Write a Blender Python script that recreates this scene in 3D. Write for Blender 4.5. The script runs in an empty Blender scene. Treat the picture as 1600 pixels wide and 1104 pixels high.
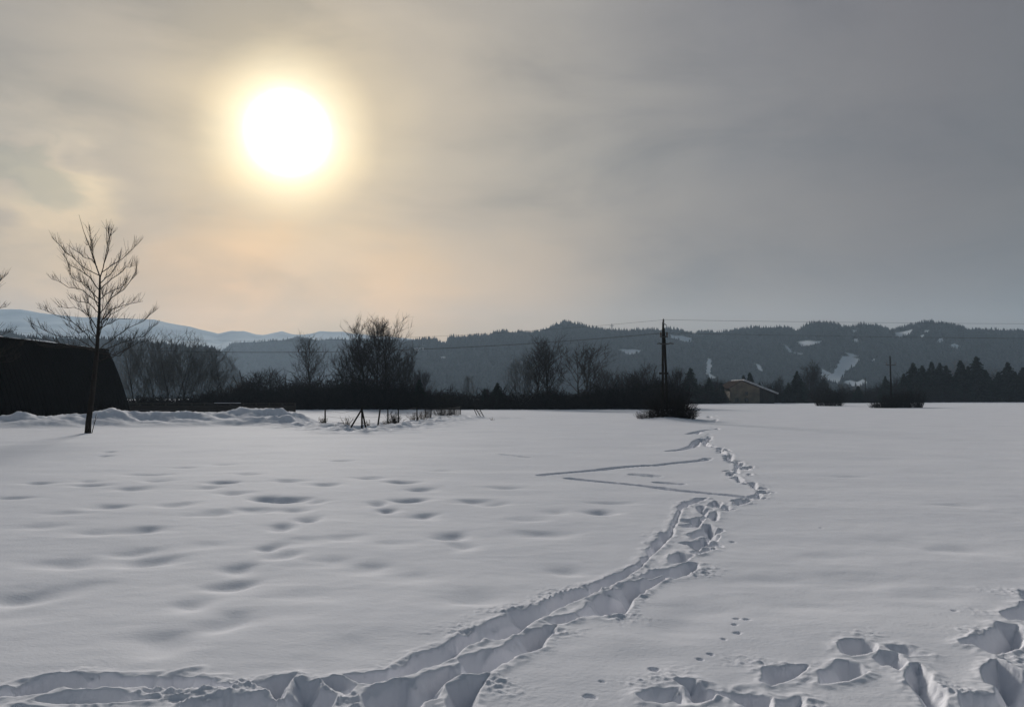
import bpy, math, random
import numpy as np
from mathutils import Vector, Matrix

random.seed(7)
rng = np.random.default_rng(11)
sc = bpy.context.scene
COL = sc.collection
R = math.radians

# ------------------------------------------------------------------ camera
F = 1245.0            # focal length in photo pixels (1600 wide)
CAMH = 1.7
PITCH = math.atan(68.0 / F)
cp, sp = math.cos(PITCH), math.sin(PITCH)

def ray(px, py):
    u = (px - 800.0) / F
    v = (552.0 - py) / F
    return Vector((u, cp - v * sp, sp + v * cp))

def at(px, py, Y):
    d = ray(px, py)
    k = Y / d.y
    return Vector((d.x * k, Y, CAMH + d.z * k))

def ground(px, py):
    d = ray(px, py)
    k = -CAMH / d.z
    return Vector((d.x * k, d.y * k, 0))

cam_d = bpy.data.cameras.new('camera')
cam = bpy.data.objects.new('camera', cam_d)
COL.objects.link(cam)
cam.location = (0, 0, CAMH)
cam.rotation_euler = (math.pi / 2 + PITCH, 0, 0)
cam_d.sensor_width = 36
cam_d.lens = 36 * F / 1600
cam_d.clip_start = 0.1
cam_d.clip_end = 30000
sc.camera = cam

SUN = ray(450, 208).normalized()
SUN_EL = math.asin(SUN.z)
SUN_AZ = math.atan2(SUN.x, SUN.y)      # from +Y towards +X

# ------------------------------------------------------------------ noise
def _hash(ix, iy, seed):
    h = (ix.astype(np.int64) * 374761393 + iy.astype(np.int64) * 668265263 + seed * 974711) & 0x7fffffff
    h = ((h ^ (h >> 13)) * 1274126177) & 0x7fffffff
    return (h ^ (h >> 16)) & 0xffff

def pnoise(x, y, seed=0):
    x = np.asarray(x, float); y = np.asarray(y, float)
    ix = np.floor(x); iy = np.floor(y)
    fx = x - ix; fy = y - iy
    ux = fx * fx * fx * (fx * (fx * 6 - 15) + 10)
    uy = fy * fy * fy * (fy * (fy * 6 - 15) + 10)
    def g(dx, dy):
        a = _hash(ix + dx, iy + dy, seed) * (2 * np.pi / 65536)
        return np.cos(a) * (fx - dx) + np.sin(a) * (fy - dy)
    n0 = g(0, 0) * (1 - ux) + g(1, 0) * ux
    n1 = g(0, 1) * (1 - ux) + g(1, 1) * ux
    return (n0 * (1 - uy) + n1 * uy) * 1.4

def fbm(x, y, seed=0, octs=4, gain=0.5):
    s = 0; a = 1.0
    for i in range(octs):
        s = s + a * pnoise(x * 2 ** i, y * 2 ** i, seed + i * 17)
        a *= gain
    return s

def sstep(a, b, x):
    t = np.clip((x - a) / (b - a), 0, 1)
    return t * t * (3 - 2 * t)

# ------------------------------------------------------------------ materials
def mat(name, col, col2=None, scale=4.0, rough=0.85, spec=0.2, bump=0.0, bscale=20.0, stretch=(1, 1, 1)):
    m = bpy.data.materials.new(name)
    m.use_nodes = True
    nt = m.node_tree; N = nt.nodes; L = nt.links
    b = N['Principled BSDF']
    b.inputs['Roughness'].default_value = rough
    b.inputs['Specular IOR Level'].default_value = spec
    tc = N.new('ShaderNodeTexCoord')
    mp = N.new('ShaderNodeMapping'); mp.inputs['Scale'].default_value = stretch
    L.new(tc.outputs['Object'], mp.inputs['Vector'])
    if col2 is None: col2 = tuple(c * 0.6 for c in col)
    ns = N.new('ShaderNodeTexNoise'); ns.inputs['Scale'].default_value = scale; ns.inputs['Detail'].default_value = 5
    L.new(mp.outputs['Vector'], ns.inputs['Vector'])
    r = N.new('ShaderNodeValToRGB')
    r.color_ramp.elements[0].position = 0.35; r.color_ramp.elements[0].color = (*col2, 1)
    r.color_ramp.elements[1].position = 0.65; r.color_ramp.elements[1].color = (*col, 1)
    L.new(ns.outputs['Fac'], r.inputs['Fac']); L.new(r.outputs['Color'], b.inputs['Base Color'])
    if bump:
        n2 = N.new('ShaderNodeTexNoise'); n2.inputs['Scale'].default_value = bscale; n2.inputs['Detail'].default_value = 4
        L.new(mp.outputs['Vector'], n2.inputs['Vector'])
        bp = N.new('ShaderNodeBump'); bp.inputs['Strength'].default_value = bump; bp.inputs['Distance'].default_value = 0.02
        L.new(n2.outputs['Fac'], bp.inputs['Height']); L.new(bp.outputs['Normal'], b.inputs['Normal'])
    return m

M = {}
M['bark'] = mat('bark', (0.026, 0.023, 0.02), (0.015, 0.013, 0.012), 8, spec=0.04, bump=0.5, stretch=(1, 1, .25))
M['twig'] = mat('twig', (0.03, 0.026, 0.022), (0.02, 0.017, 0.015), 3, spec=0.04)
M['grey_twig'] = mat('grey_twig', (0.085, 0.085, 0.08), (0.05, 0.05, 0.047), 3)
M['needle'] = mat('needle', (0.018, 0.028, 0.02), (0.010, 0.016, 0.013), 1.2, spec=0.03)
M['brush'] = mat('brush', (0.022, 0.019, 0.017), (0.013, 0.012, 0.011), 2, spec=0.03)
M['barn_wood'] = mat('barn_wood', (0.012, 0.0105, 0.010), (0.008, 0.0075, 0.007), 3, rough=1.0, spec=0.0, bump=0.6, bscale=14, stretch=(4, 4, .3))
M['pole_wood'] = mat('pole_wood', (0.02, 0.018, 0.016), (0.012, 0.011, 0.010), 6, spec=0.02, bump=0.4, stretch=(3, 3, .2))
M['insulator'] = mat('insulator', (0.05, 0.035, 0.03), rough=0.3, spec=0.5)
M['metal'] = mat('metal', (0.035, 0.035, 0.036), rough=0.7, spec=0.2)
M['board'] = mat('board', (0.05, 0.043, 0.036), (0.03, 0.026, 0.022), 5, bump=0.4, stretch=(.3, 3, 3))
M['plaster'] = mat('plaster', (0.20, 0.165, 0.12), (0.11, 0.095, 0.073), .6, bump=0.3, bscale=6)
M['shed_wood'] = mat('shed_wood', (0.05, 0.046, 0.04), (0.03, 0.028, 0.025), 2, stretch=(3, 3, .3))
M['tile'] = mat('tile', (0.05, 0.036, 0.03), (0.03, 0.024, 0.022), 3, rough=1.0, spec=0.0)
M['glass'] = mat('window_glass', (0.02, 0.022, 0.025), rough=0.25, spec=0.5)
M['weed'] = mat('weed', (0.11, 0.085, 0.055), (0.06, 0.045, 0.03), 6)
M['forest'] = mat('forest', (0.008, 0.016, 0.022), (0.006, 0.012, 0.016), 0.02, rough=1.0, spec=0.0)

def snow_material(name, near=True):
    m = bpy.data.materials.new(name); m.use_nodes = True
    nt = m.node_tree; N = nt.nodes; L = nt.links
    b = N['Principled BSDF']
    b.inputs['Roughness'].default_value = 0.8
    b.inputs['Specular IOR Level'].default_value = 0.04
    tc = N.new('ShaderNodeTexCoord')
    n0 = N.new('ShaderNodeTexNoise'); n0.inputs['Scale'].default_value = 0.5; n0.inputs['Detail'].default_value = 6
    L.new(tc.outputs['Object'], n0.inputs['Vector'])
    r = N.new('ShaderNodeValToRGB')
    r.color_ramp.elements[0].position = .3; r.color_ramp.elements[0].color = (0.81, 0.82, 0.875, 1)
    r.color_ramp.elements[1].position = .7; r.color_ramp.elements[1].color = (0.875, 0.88, 0.925, 1)
    L.new(n0.outputs['Fac'], r.inputs['Fac']); L.new(r.outputs['Color'], b.inputs['Base Color'])
    df = N.new('ShaderNodeBsdfDiffuse'); df.inputs['Roughness'].default_value = .6
    L.new(r.outputs['Color'], df.inputs['Color'])
    mxs = N.new('ShaderNodeMixShader'); mxs.inputs[0].default_value = .45
    L.new(df.outputs[0], mxs.inputs[1]); L.new(b.outputs[0], mxs.inputs[2])
    L.new(mxs.outputs[0], N['Material Output'].inputs['Surface'])
    if near:
        n1 = N.new('ShaderNodeTexNoise'); n1.inputs['Scale'].default_value = 170; n1.inputs['Detail'].default_value = 3
        n2 = N.new('ShaderNodeTexNoise'); n2.inputs['Scale'].default_value = 34; n2.inputs['Detail'].default_value = 5
        L.new(tc.outputs['Object'], n1.inputs['Vector']); L.new(tc.outputs['Object'], n2.inputs['Vector'])
        ad = N.new('ShaderNodeMath'); ad.operation = 'MULTIPLY_ADD'; ad.inputs[1].default_value = 0.35
        L.new(n1.outputs['Fac'], ad.inputs[0]); L.new(n2.outputs['Fac'], ad.inputs[2])
        bp = N.new('ShaderNodeBump'); bp.inputs['Strength'].default_value = 0.30; bp.inputs['Distance'].default_value = 0.012
        L.new(ad.outputs[0], bp.inputs['Height']); L.new(bp.outputs['Normal'], b.inputs['Normal']); L.new(bp.outputs['Normal'], df.inputs['Normal'])
    return m

M['snow'] = snow_material('snow')
M['roof_snow'] = snow_material('roof_snow', False)
M['old_snow'] = mat('old_snow', (0.50, 0.51, 0.53), (0.32, 0.32, 0.33), 1.2, rough=1.0, spec=0.0)

def hill_material(name, dark, dark2, snow):
    m = mat(name, dark, dark2, 0.01, rough=1.0, spec=0.0)
    nt = m.node_tree; N = nt.nodes; L = nt.links
    b = N['Principled BSDF']
    src = b.inputs['Base Color'].links[0].from_socket
    at_ = N.new('ShaderNodeAttribute'); at_.attribute_name = 'clearing'
    mx = N.new('ShaderNodeMix'); mx.data_type = 'RGBA'
    L.new(at_.outputs['Fac'], mx.inputs['Factor'])
    L.new(src, mx.inputs['A']); mx.inputs['B'].default_value = (*snow, 1)
    L.new(mx.outputs['Result'], b.inputs['Base Color'])
    return m

# ------------------------------------------------------------------ object helpers
def tag(o, label=None, cat=None, group=None, kind=None):
    if label: o['label'] = label
    if cat: o['category'] = cat
    if group: o['group'] = group
    if kind: o['kind'] = kind
    return o

def mesh_obj(name, verts, faces, m, parent=None, smooth=False):
    me = bpy.data.meshes.new(name)
    me.from_pydata([tuple(v) for v in verts], [], faces)
    me.materials.append(m)
    if smooth:
        me.polygons.foreach_set('use_smooth', np.ones(len(me.polygons), bool))
    me.update()
    o = bpy.data.objects.new(name, me)
    COL.objects.link(o)
    if parent is not None: o.parent = parent
    return o

def empty(name, loc, rz=0.0):
    o = bpy.data.objects.new(name, None)
    COL.objects.link(o)
    o.location = loc; o.rotation_euler = (0, 0, rz)
    o.empty_display_size = 0.3
    return o

def copy_tree(o, parent=None):
    c = o.copy(); COL.objects.link(c)
    if parent is not None: c.parent = parent
    for ch in [x for x in list(o.children)]:
        copy_tree(ch, c)
    return c

class MB:
    """collects tubes, boxes and quads into one mesh"""
    def __init__(s): s.v = []; s.f = []
    def tube(s, pts, rad, n=5, cap=True):
        base = len(s.v); k = len(pts)
        pts = [Vector(p) for p in pts]
        for i, p in enumerate(pts):
            t = (pts[min(i + 1, k - 1)] - pts[max(i - 1, 0)])
            if t.length < 1e-9: t = Vector((0, 0, 1))
            t.normalize()
            a = Vector((0, 1, 0)) if abs(t.y) < 0.8 else Vector((1, 0, 0))
            u = t.cross(a).normalized(); w = t.cross(u)
            r = rad[i]
            for j in range(n):
                an = 2 * math.pi * j / n
                s.v.append(p + (u * math.cos(an) + w * math.sin(an)) * r)
        for i in range(k - 1):
            for j in range(n):
                a0 = base + i * n + j; a1 = base + i * n + (j + 1) % n
                s.f.append((a0, a1, a1 + n, a0 + n))
        if cap and n > 2:
            s.f.append(tuple(base + (k - 1) * n + j for j in range(n)))
            s.f.append(tuple(base + n - 1 - j for j in range(n)))
    def box(s, c, size, rot=None):
        base = len(s.v); c = Vector(c); hx, hy, hz = (q / 2 for q in size)
        for dz in (-1, 1):
            for dx, dy in ((-1, -1), (1, -1), (1, 1), (-1, 1)):
                p = Vector((dx * hx, dy * hy, dz * hz))
                if rot is not None: p = rot @ p
                s.v.append(c + p)
        for f in ((3, 2, 1, 0), (4, 5, 6, 7), (0, 1, 5, 4), (1, 2, 6, 5), (2, 3, 7, 6), (3, 0, 4, 7)):
            s.f.append(tuple(base + q for q in f))
    def face(s, pts):
        base = len(s.v); s.v += [Vector(p) for p in pts]; s.f.append(tuple(range(base, base + len(pts))))
    def prism(s, a, b):
        """two matching outlines joined into a solid"""
        n = len(a); base = len(s.v)
        s.v += [Vector(p) for p in a] + [Vector(p) for p in b]
        s.f.append(tuple(base + i for i in range(n))); s.f.append(tuple(base + n + n - 1 - i for i in range(n)))
        for i in range(n):
            j = (i + 1) % n
            s.f.append((base + i, base + n + i, base + n + j, base + j))
    def build(s, name, m, parent=None, smooth=False):
        return mesh_obj(name, s.v, s.f, m, parent, smooth)

# ------------------------------------------------------------------ snow field
# outlines of the trodden holes and trenches, read off the photo and laid on the ground plane
HOLES = []   # (points, depth, wall width)
def hole(pts, D=0.25, w=0.17): HOLES.append((pts, D * .78, w))
# left groove of the beaten trail
hole([(1107,778),(1090,778),(1070,784),(1060,789),(1058,800),(1053,810),(1047,818),(1044,830),(1028,834),(1030,839),(1020,846),(1008,858),(1010,865),(1002,870),(1000,876),(986,885),(968,891),(942,903),(917,912),(910,917),(887,922),(842,946),(825,950),(792,955),(790,962),(742,985),(737,990),(692,1009),(651,1025),(635,1039),(607,1049),(594,1051),(536,1058),
 (561,1072),(580,1073),(620,1064),(640,1060),(662,1050),(690,1040),(712,1030),(727,1016),(755,1002),(775,1004),(787,1003),(820,987),(832,976),(847,967),(860,962),(867,955),(915,934),(945,917),(977,902),(992,892),(1004,884),(1018,869),(1040,848),(1054,836),(1055,824),(1061,815),(1064,804),(1068,795),(1080,789),(1100,782)], 0.26)
hole([(1018,889),(1046,887),(1074,878),(1093,880),(1094,886),(1080,896),(1056,903),(1044,902),(1034,897),(1016,901),(998,901),(1008,894)], .26)
hole([(1040,899),(1012,901),(980,907),(965,917),(925,934),(915,946),(897,960),(865,964),(857,974),(887,974),(905,967),(945,961),(965,963),(982,960),(990,945),(992,936),(1017,917),(1040,904)], .28)
hole([(871,980),(852,980),(820,990),(802,1002),(780,1014),(750,1021),(730,1027),(716,1034),(722,1050),(728,1060),(755,1056),(792,1040),(810,1030),(830,1024),(851,1016),(856,1005),(868,990)], .3)
hole([(764,1060),(723,1066),(695,1073),(698,1088),(700,1130),(745,1130),(748,1088),(759,1072)], .3)
hole([(563,1090),(580,1077),(607,1068),(629,1064),(643,1072),(662,1057),(690,1048),(705,1042),(720,1058),(694,1074),(689,1094),(662,1100),(650,1140),(560,1140)], .27)
hole([(387,1069),(431,1058),(462,1058),(453,1069),(445,1094),(434,1095),(420,1083),(407,1076)], .3)
hole([(458,1063),(495,1067),(506,1078),(528,1085),(528,1100),(522,1140),(330,1140),(280,1102),(300,1091),(320,1095),(355,1086),(366,1090),(395,1084),(412,1084),(434,1099),(450,1092),(455,1075)], .26)
hole([(500,1063),(522,1061),(538,1063),(557,1075),(550,1086),(533,1096),(530,1083),(510,1076)], .24)
hole([(-60,1092),(0,1080),(25,1071),(47,1064),(87,1055),(125,1053),(175,1056),(212,1058),(245,1055),(256,1058),(275,1053),(300,1058),(335,1061),(347,1069),(370,1073),(360,1077),(325,1075),(287,1078),(260,1079),(240,1075),(200,1075),(160,1075),(145,1078),(115,1074),(85,1077),(70,1084),(30,1088),(0,1090),(-60,1104)], .24)
hole([(50,1095),(75,1086),(112,1078),(150,1080),(195,1079),(210,1086),(237,1090),(275,1088),(250,1092),(175,1098),(125,1100),(87,1099)], .15)
hole([(217,1079),(237,1077),(252,1081),(237,1085),(222,1083)], .06, .05)
hole([(-40,1125),(25,1100),(75,1102),(110,1110),(80,1140),(-40,1140)], .15)
# trodden steps at the kink
hole([(1092,789),(1102,790),(1108,798),(1106,808),(1092,802),(1086,794)], .2)
hole([(1110,787),(1118,782),(1128,785),(1129,791),(1120,792)], .22)
hole([(1120,798),(1125,802),(1123,813),(1114,814),(1106,809),(1108,802)], .24)
hole([(1072,813),(1080,810),(1092,808),(1102,811),(1092,823),(1084,823)], .24)
hole([(1070,835),(1092,828),(1100,819),(1110,818),(1122,824),(1122,832),(1118,840),(1112,841),(1106,837),(1096,837),(1084,842)], .28)
hole([(1078,846),(1092,844),(1100,838),(1112,845),(1116,850),(1102,853),(1080,856),(1076,852)], .22)
hole([(1042,873),(1060,860),(1074,864),(1086,868),(1078,872),(1056,881),(1046,880)], .25)
hole([(1076,862),(1100,859),(1116,853),(1123,856),(1108,861),(1090,867),(1080,865)], .2)
hole([(1144,789),(1150,781),(1160,778),(1175,782),(1170,787),(1156,790),(1148,791)], .18)
hole([(1124,795),(1142,790),(1140,793),(1126,797)], .14)
hole([(1179,773),(1185,770),(1192,775),(1186,781),(1178,780)], .24)
hole([(1191,767),(1197,765),(1202,769),(1201,773),(1194,772)], .24)
hole([(1189,780),(1202,776),(1201,778),(1192,782)], .18)
hole([(1172,754),(1182,754),(1186,762),(1186,768),(1181,765),(1172,760)], .25)
hole([(1135,738),(1144,737),(1148,740),(1144,743),(1137,742)], .25)
hole([(1143,746),(1153,743),(1163,750),(1160,754),(1150,751)], .25)
hole([(1166,741),(1175,739),(1176,742),(1168,744)], .25)
hole([(1157,731),(1169,728),(1178,727),(1178,730),(1165,733),(1157,734)], .25)
hole([(1147,724),(1163,722),(1163,725),(1155,730),(1152,734),(1157,738),(1150,741),(1147,736)], .25)
hole([(1130,720),(1136,713),(1133,709),(1143,709),(1146,708),(1146,719),(1140,721)], .25)
hole([(1118,702),(1126,699),(1131,702),(1137,709),(1130,710),(1123,706)], .25)
hole([(1094,689),(1108,680),(1114,682),(1107,689),(1112,695),(1108,699),(1100,694)], .28)
hole([(1085,677),(1092,673),(1096,675),(1091,679)], .25)
hole([(1117,670),(1122,668),(1125,670),(1120,672)], .25)
hole([(1112,658),(1119,654),(1122,656),(1118,660)], .25)
hole([(1104,651),(1110,649),(1113,651),(1108,652.5)], .2)
hole([(1129,647),(1134,644.5),(1137,645),(1133,648)], .2)
# footprints right of the trail
hole([(998,1093),(1014,1077),(1065,1077),(1070,1088),(1079,1102),(1036,1103),(1009,1101)], .2)
hole([(1050,1065),(1086,1067),(1106,1079),(1137,1083),(1171,1084),(1209,1093),(1207,1125),(1151,1105),(1135,1093),(1117,1090),(1115,1099),(1088,1101),(1079,1097),(1070,1079)], .26)
hole([(1212,1096),(1252,1089),(1259,1095),(1257,1120),(1212,1120)], .2)
hole([(1188,1050),(1198,1042),(1239,1041),(1272,1038),(1246,1060),(1205,1074),(1189,1068)], .25)
hole([(1277,1052),(1304,1038),(1325,1034),(1345,1040),(1362,1050),(1350,1056),(1326,1066),(1292,1070),(1280,1070)], .24)
hole([(1310,1016),(1312,1004),(1348,999),(1372,1008),(1370,1019),(1356,1024),(1330,1028),(1314,1023)], .3)
hole([(1358,1028),(1374,1020),(1404,1024),(1418,1036),(1406,1050),(1388,1041),(1376,1042)], .2)
hole([(1424,1040),(1438,1038),(1454,1052),(1460,1070),(1480,1086),(1475,1130),(1450,1120),(1432,1090),(1420,1076),(1410,1058)], .24, .16)
hole([(1376,1008),(1416,1012),(1456,1026),(1420,1028),(1392,1020)], .07, .1)
hole([(1498,1004),(1536,994),(1560,974),(1592,976),(1615,990),(1596,1016),(1566,1024),(1556,1027),(1524,1012),(1504,1010)], .28)
hole([(1562,958),(1584,948),(1600,938),(1650,930),(1650,966),(1600,970),(1576,970)], .26)
hole([(1590,922),(1600,921),(1640,918),(1640,934),(1598,936)], .22)
hole([(1536,1044),(1556,1032),(1576,1042),(1600,1052),(1660,1055),(1660,1140),(1498,1140),(1502,1088),(1556,1088),(1556,1076),(1536,1068)], .3, .14)
# small animal prints
for (px, py, r) in ((1021,1046,.05),(1150,966,.032),(1167,967.5,.035),(1147,976,.025),(1152,989,.035),(1131,999,.025),(1110,1023,.025),(1094,1031,.028),(922,1090,.045),(940,1068,.03),(1491,953,.03),(1283,823,.03),(1145,845,.05)):
    c = ground(px, py)
    HOLES.append(([(c.x + r * random.uniform(.8, 1.4) * math.cos(a), c.y + r * random.uniform(.7, 1.3) * math.sin(a)) for a in np.linspace(0, 2 * np.pi, 9)[:-1]], r * .8, r, 1))
# more overlapping boot prints along the far part of the trail
_tr = random.Random(12)
for _pts, _sp, _side, _D in (([(1112,793),(1130,790),(1160,783),(1184,776),(1193,770),(1184,764),(1177,756),(1164,750),(1152,745),(1150,738),(1156,730),(1150,722),(1142,714),(1134,708),(1123,701),(1108,694),(1104,687),(1106,680)], .34, .20, .15),
                             ([(1106,680),(1098,676),(1112,671),(1119,668),(1114,661),(1116,655),(1108,651),(1118,648),(1133,645.5)], 1.5, .2, .13),
                             ([(1122,790),(1112,797),(1102,803),(1098,815),(1100,830),(1098,842),(1088,856),(1072,868),(1064,878)], .27, .22, .15)):
    _P = [ground(a, b) for a, b in _pts]
    for _a, _b in zip(_P[:-1], _P[1:]):
        _n = max(1, int((_b - _a).length / _sp))
        for _q in range(_n):
            _c = _a.lerp(_b, (_q + _tr.random()) / _n); _d = (_b - _a).normalized()
            _c = _c + Vector((-_d.y, _d.x, 0)) * _tr.uniform(-_side, _side)
            _th = math.atan2(_d.y, _d.x) + _tr.gauss(0, .5); _l, _w = _tr.uniform(.15, .24), _tr.uniform(.08, .13)
            HOLES.append(([(_c.x + _l * math.cos(t_) * math.cos(_th) - _w * math.sin(t_) * math.sin(_th) + _tr.gauss(0, .018), _c.y + _l * math.cos(t_) * math.sin(_th) + _w * math.sin(t_) * math.cos(_th) + _tr.gauss(0, .018)) for t_ in np.linspace(0, 2 * np.pi, 11)[:-1]], _D * _tr.uniform(.7, 1.2), .10, 1))
GROOVES = [
 ([(1048,705),(1068,702),(1084,697),(1088,689),(1097,685)], .16, .16),
 ([(1076,678),(1090,674),(1102,672),(1115,671)], .16, .14),
 ([(847,741.5),(900,737),(956,731),(985,728.5),(1012,727)], .15, .12),
 ([(1025,727),(1060,723),(1100,719),(1106,716)], .13, .10),
 ([(888,746),(930,750),(1000,757),(1060,765),(1110,771),(1150,775),(1168,778)], .13, .12),
 ([(995,740),(1020,742.5)], .2, .05),
 ([(1030,752),(1062,755)], .15, .05),
 ([(785,710),(800,711.5),(822,714)], .15, .05),
]
DENTS = [(62,754,1,1),(140,758,1.2,.7),(135,752,.8,.6),(232,741,1.4,.8),(205,763,.9,.8),(170,790,1,.8),(245,751,.9,.6),(275,788,1,.7),(320,762,.8,.5),(350,754,.9,1.1),(362,770,1,.8),
 (415,778,.6,1.5),(448,780,.9,1.8),(490,784,.5,.5),(450,752,.9,.8),(388,741,.8,.7),(512,757,.9,.9),(462,796,.7,.8),(482,811,.5,1.1),(440,823,.6,1),(425,853,.5,1.2),(440,866,.6,.9),(375,886,.6,1.1),(365,912,.6,1.3),
 (308,941,.6,1.1),(355,972,.7,1.3),(258,1005,.8,1.1),(335,801,.9,.7),(400,796,1,.8),(222,825,.8,1.2),(150,829,.9,.7),(205,860,1,.9),(232,873,1.1,1.3),(100,876,1.1,1),(35,931,1.1,1.3),(120,915,1,.5),(20,960,1,.5),
 (575,747,.9,.7),(630,753,1,1.1),(662,765,.8,.9),(588,787,.5,.9),(607,797,.45,1.1),(640,781,.8,1.3),(664,805,.6,.9),(735,783,.9,.9),(770,786,.8,.7),(706,837,.6,1.1),(724,852,.5,.8),(585,885,1,.9),(612,847,.9,.5),
 (532,720,.9,.8),(165,711,.6,1),(170,705,.5,.8),(938,799,.7,1.3),(955,784,1.2,.6),(790,762,1,.6),(850,833,1.1,.7),(830,810,.8,.5),(520,875,.8,.6),(640,900,1,.5),(480,930,1.2,.5),(550,1010,1,.4),(450,960,.9,.4),(885,890,.7,.8),
 (540,838,.9,.6),(470,845,.9,.5),(310,850,1,.4),(60,820,1.1,.5),(20,778,1.1,.7),(100,800,1,.5),(735,935,1,.9),(870,800,.6,.4),(690,735,1,.4),(290,730,1,.5),(350,725,1,.4),(1490,855,1,.5),(1400,845,1.3,.35),(1350,905,1.4,.45),(1250,945,1.3,.4),(1460,930,1.2,.4),(1200,905,1.2,.4),(1300,870,1.6,.35),(1085,955,1,.5),(1330,745,1.4,.4),(1500,790,1.4,.4),(1060,980,.9,.5),(1010,1030,1.1,.4)]

def seg_dist(px, py, a, b):
    ax, ay = a; bx, by = b
    dx, dy = bx - ax, by - ay
    t = np.clip(((px - ax) * dx + (py - ay) * dy) / (dx * dx + dy * dy + 1e-12), 0, 1)
    return np.hypot(px - ax - t * dx, py - ay - t * dy)

def poly_sd(px, py, P):
    inside = np.zeros(px.shape, bool); d = np.full(px.shape, 1e9)
    n = len(P)
    for i in range(n):
        a = P[i]; b = P[(i + 1) % n]
        d = np.minimum(d, seg_dist(px, py, a, b))
        if a[1] != b[1]:
            c = ((a[1] > py) != (b[1] > py)) & (px < (b[0] - a[0]) * (py - a[1]) / (b[1] - a[1]) + a[0])
            inside ^= c
    return np.where(inside, d, -d)

# snow bank before the barn and the low berm along the wire fence
BANK = [(-62, 42), (-40, 44.5), (-27, 47.5), (-20, 49.5), (-12.9, 50)]
BERM = [tuple(ground(px, py)[:2]) for px, py in ((455, 664), (510, 668), (566, 674), (612, 668), (655, 662), (700, 655), (765, 653))]

def base_height(x, y):
    h = 0.024 * fbm(x / 7.0, y / 7.0, 3, 3) + 0.013 * fbm(x / 2.6, y / 1.6, 5, 2) + 0.003 * fbm(x / .60, y / .36, 8, 3) * sstep(40, 15, np.hypot(x, y))
    h = h * sstep(400, 60, np.hypot(x, y))
    d = np.full(np.shape(x), 1e9)
    for a, b in zip(BANK[:-1], BANK[1:]): d = np.minimum(d, seg_dist(x, y, a, b))
    H = (0.46 + 0.40 * sstep(-33, -24, x)) * sstep(-12.3, -13.6, x)
    lump = .85 + 0.42 * fbm(x / 3.6 + y / 5, y / 2.6, 21, 5, .58) + 0.22 * np.abs(pnoise(x / 1.5 + y / 2, y / 1.9, 44)) - .18 * np.abs(pnoise(x / .7 - y / 2, y / .9, 46))
    h = h + H * lump * np.clip(np.exp(-(d / 1.7) ** 2) + .35 * np.exp(-((d - 2.6) / 1.3) ** 2), 0, 1)
    d = np.full(np.shape(x), 1e9)
    for a, b in zip(BERM[:-1], BERM[1:]): d = np.minimum(d, seg_dist(x, y, a, b))
    w = np.exp(-(d / 2.0) ** 2)
    h = h + w * (0.16 + 0.22 * fbm(x / 1.4, y / 1.4, 31, 4, .6))
    # mound under the pole bush
    m = np.hypot(x - 10.9, (y - 57.2) * .8)
    h = h + 0.25 * np.exp(-(m / 2.6) ** 2)
    return h

def gz(x, y):
    return float(base_height(np.array([x], float), np.array([y], float))[0])

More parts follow.
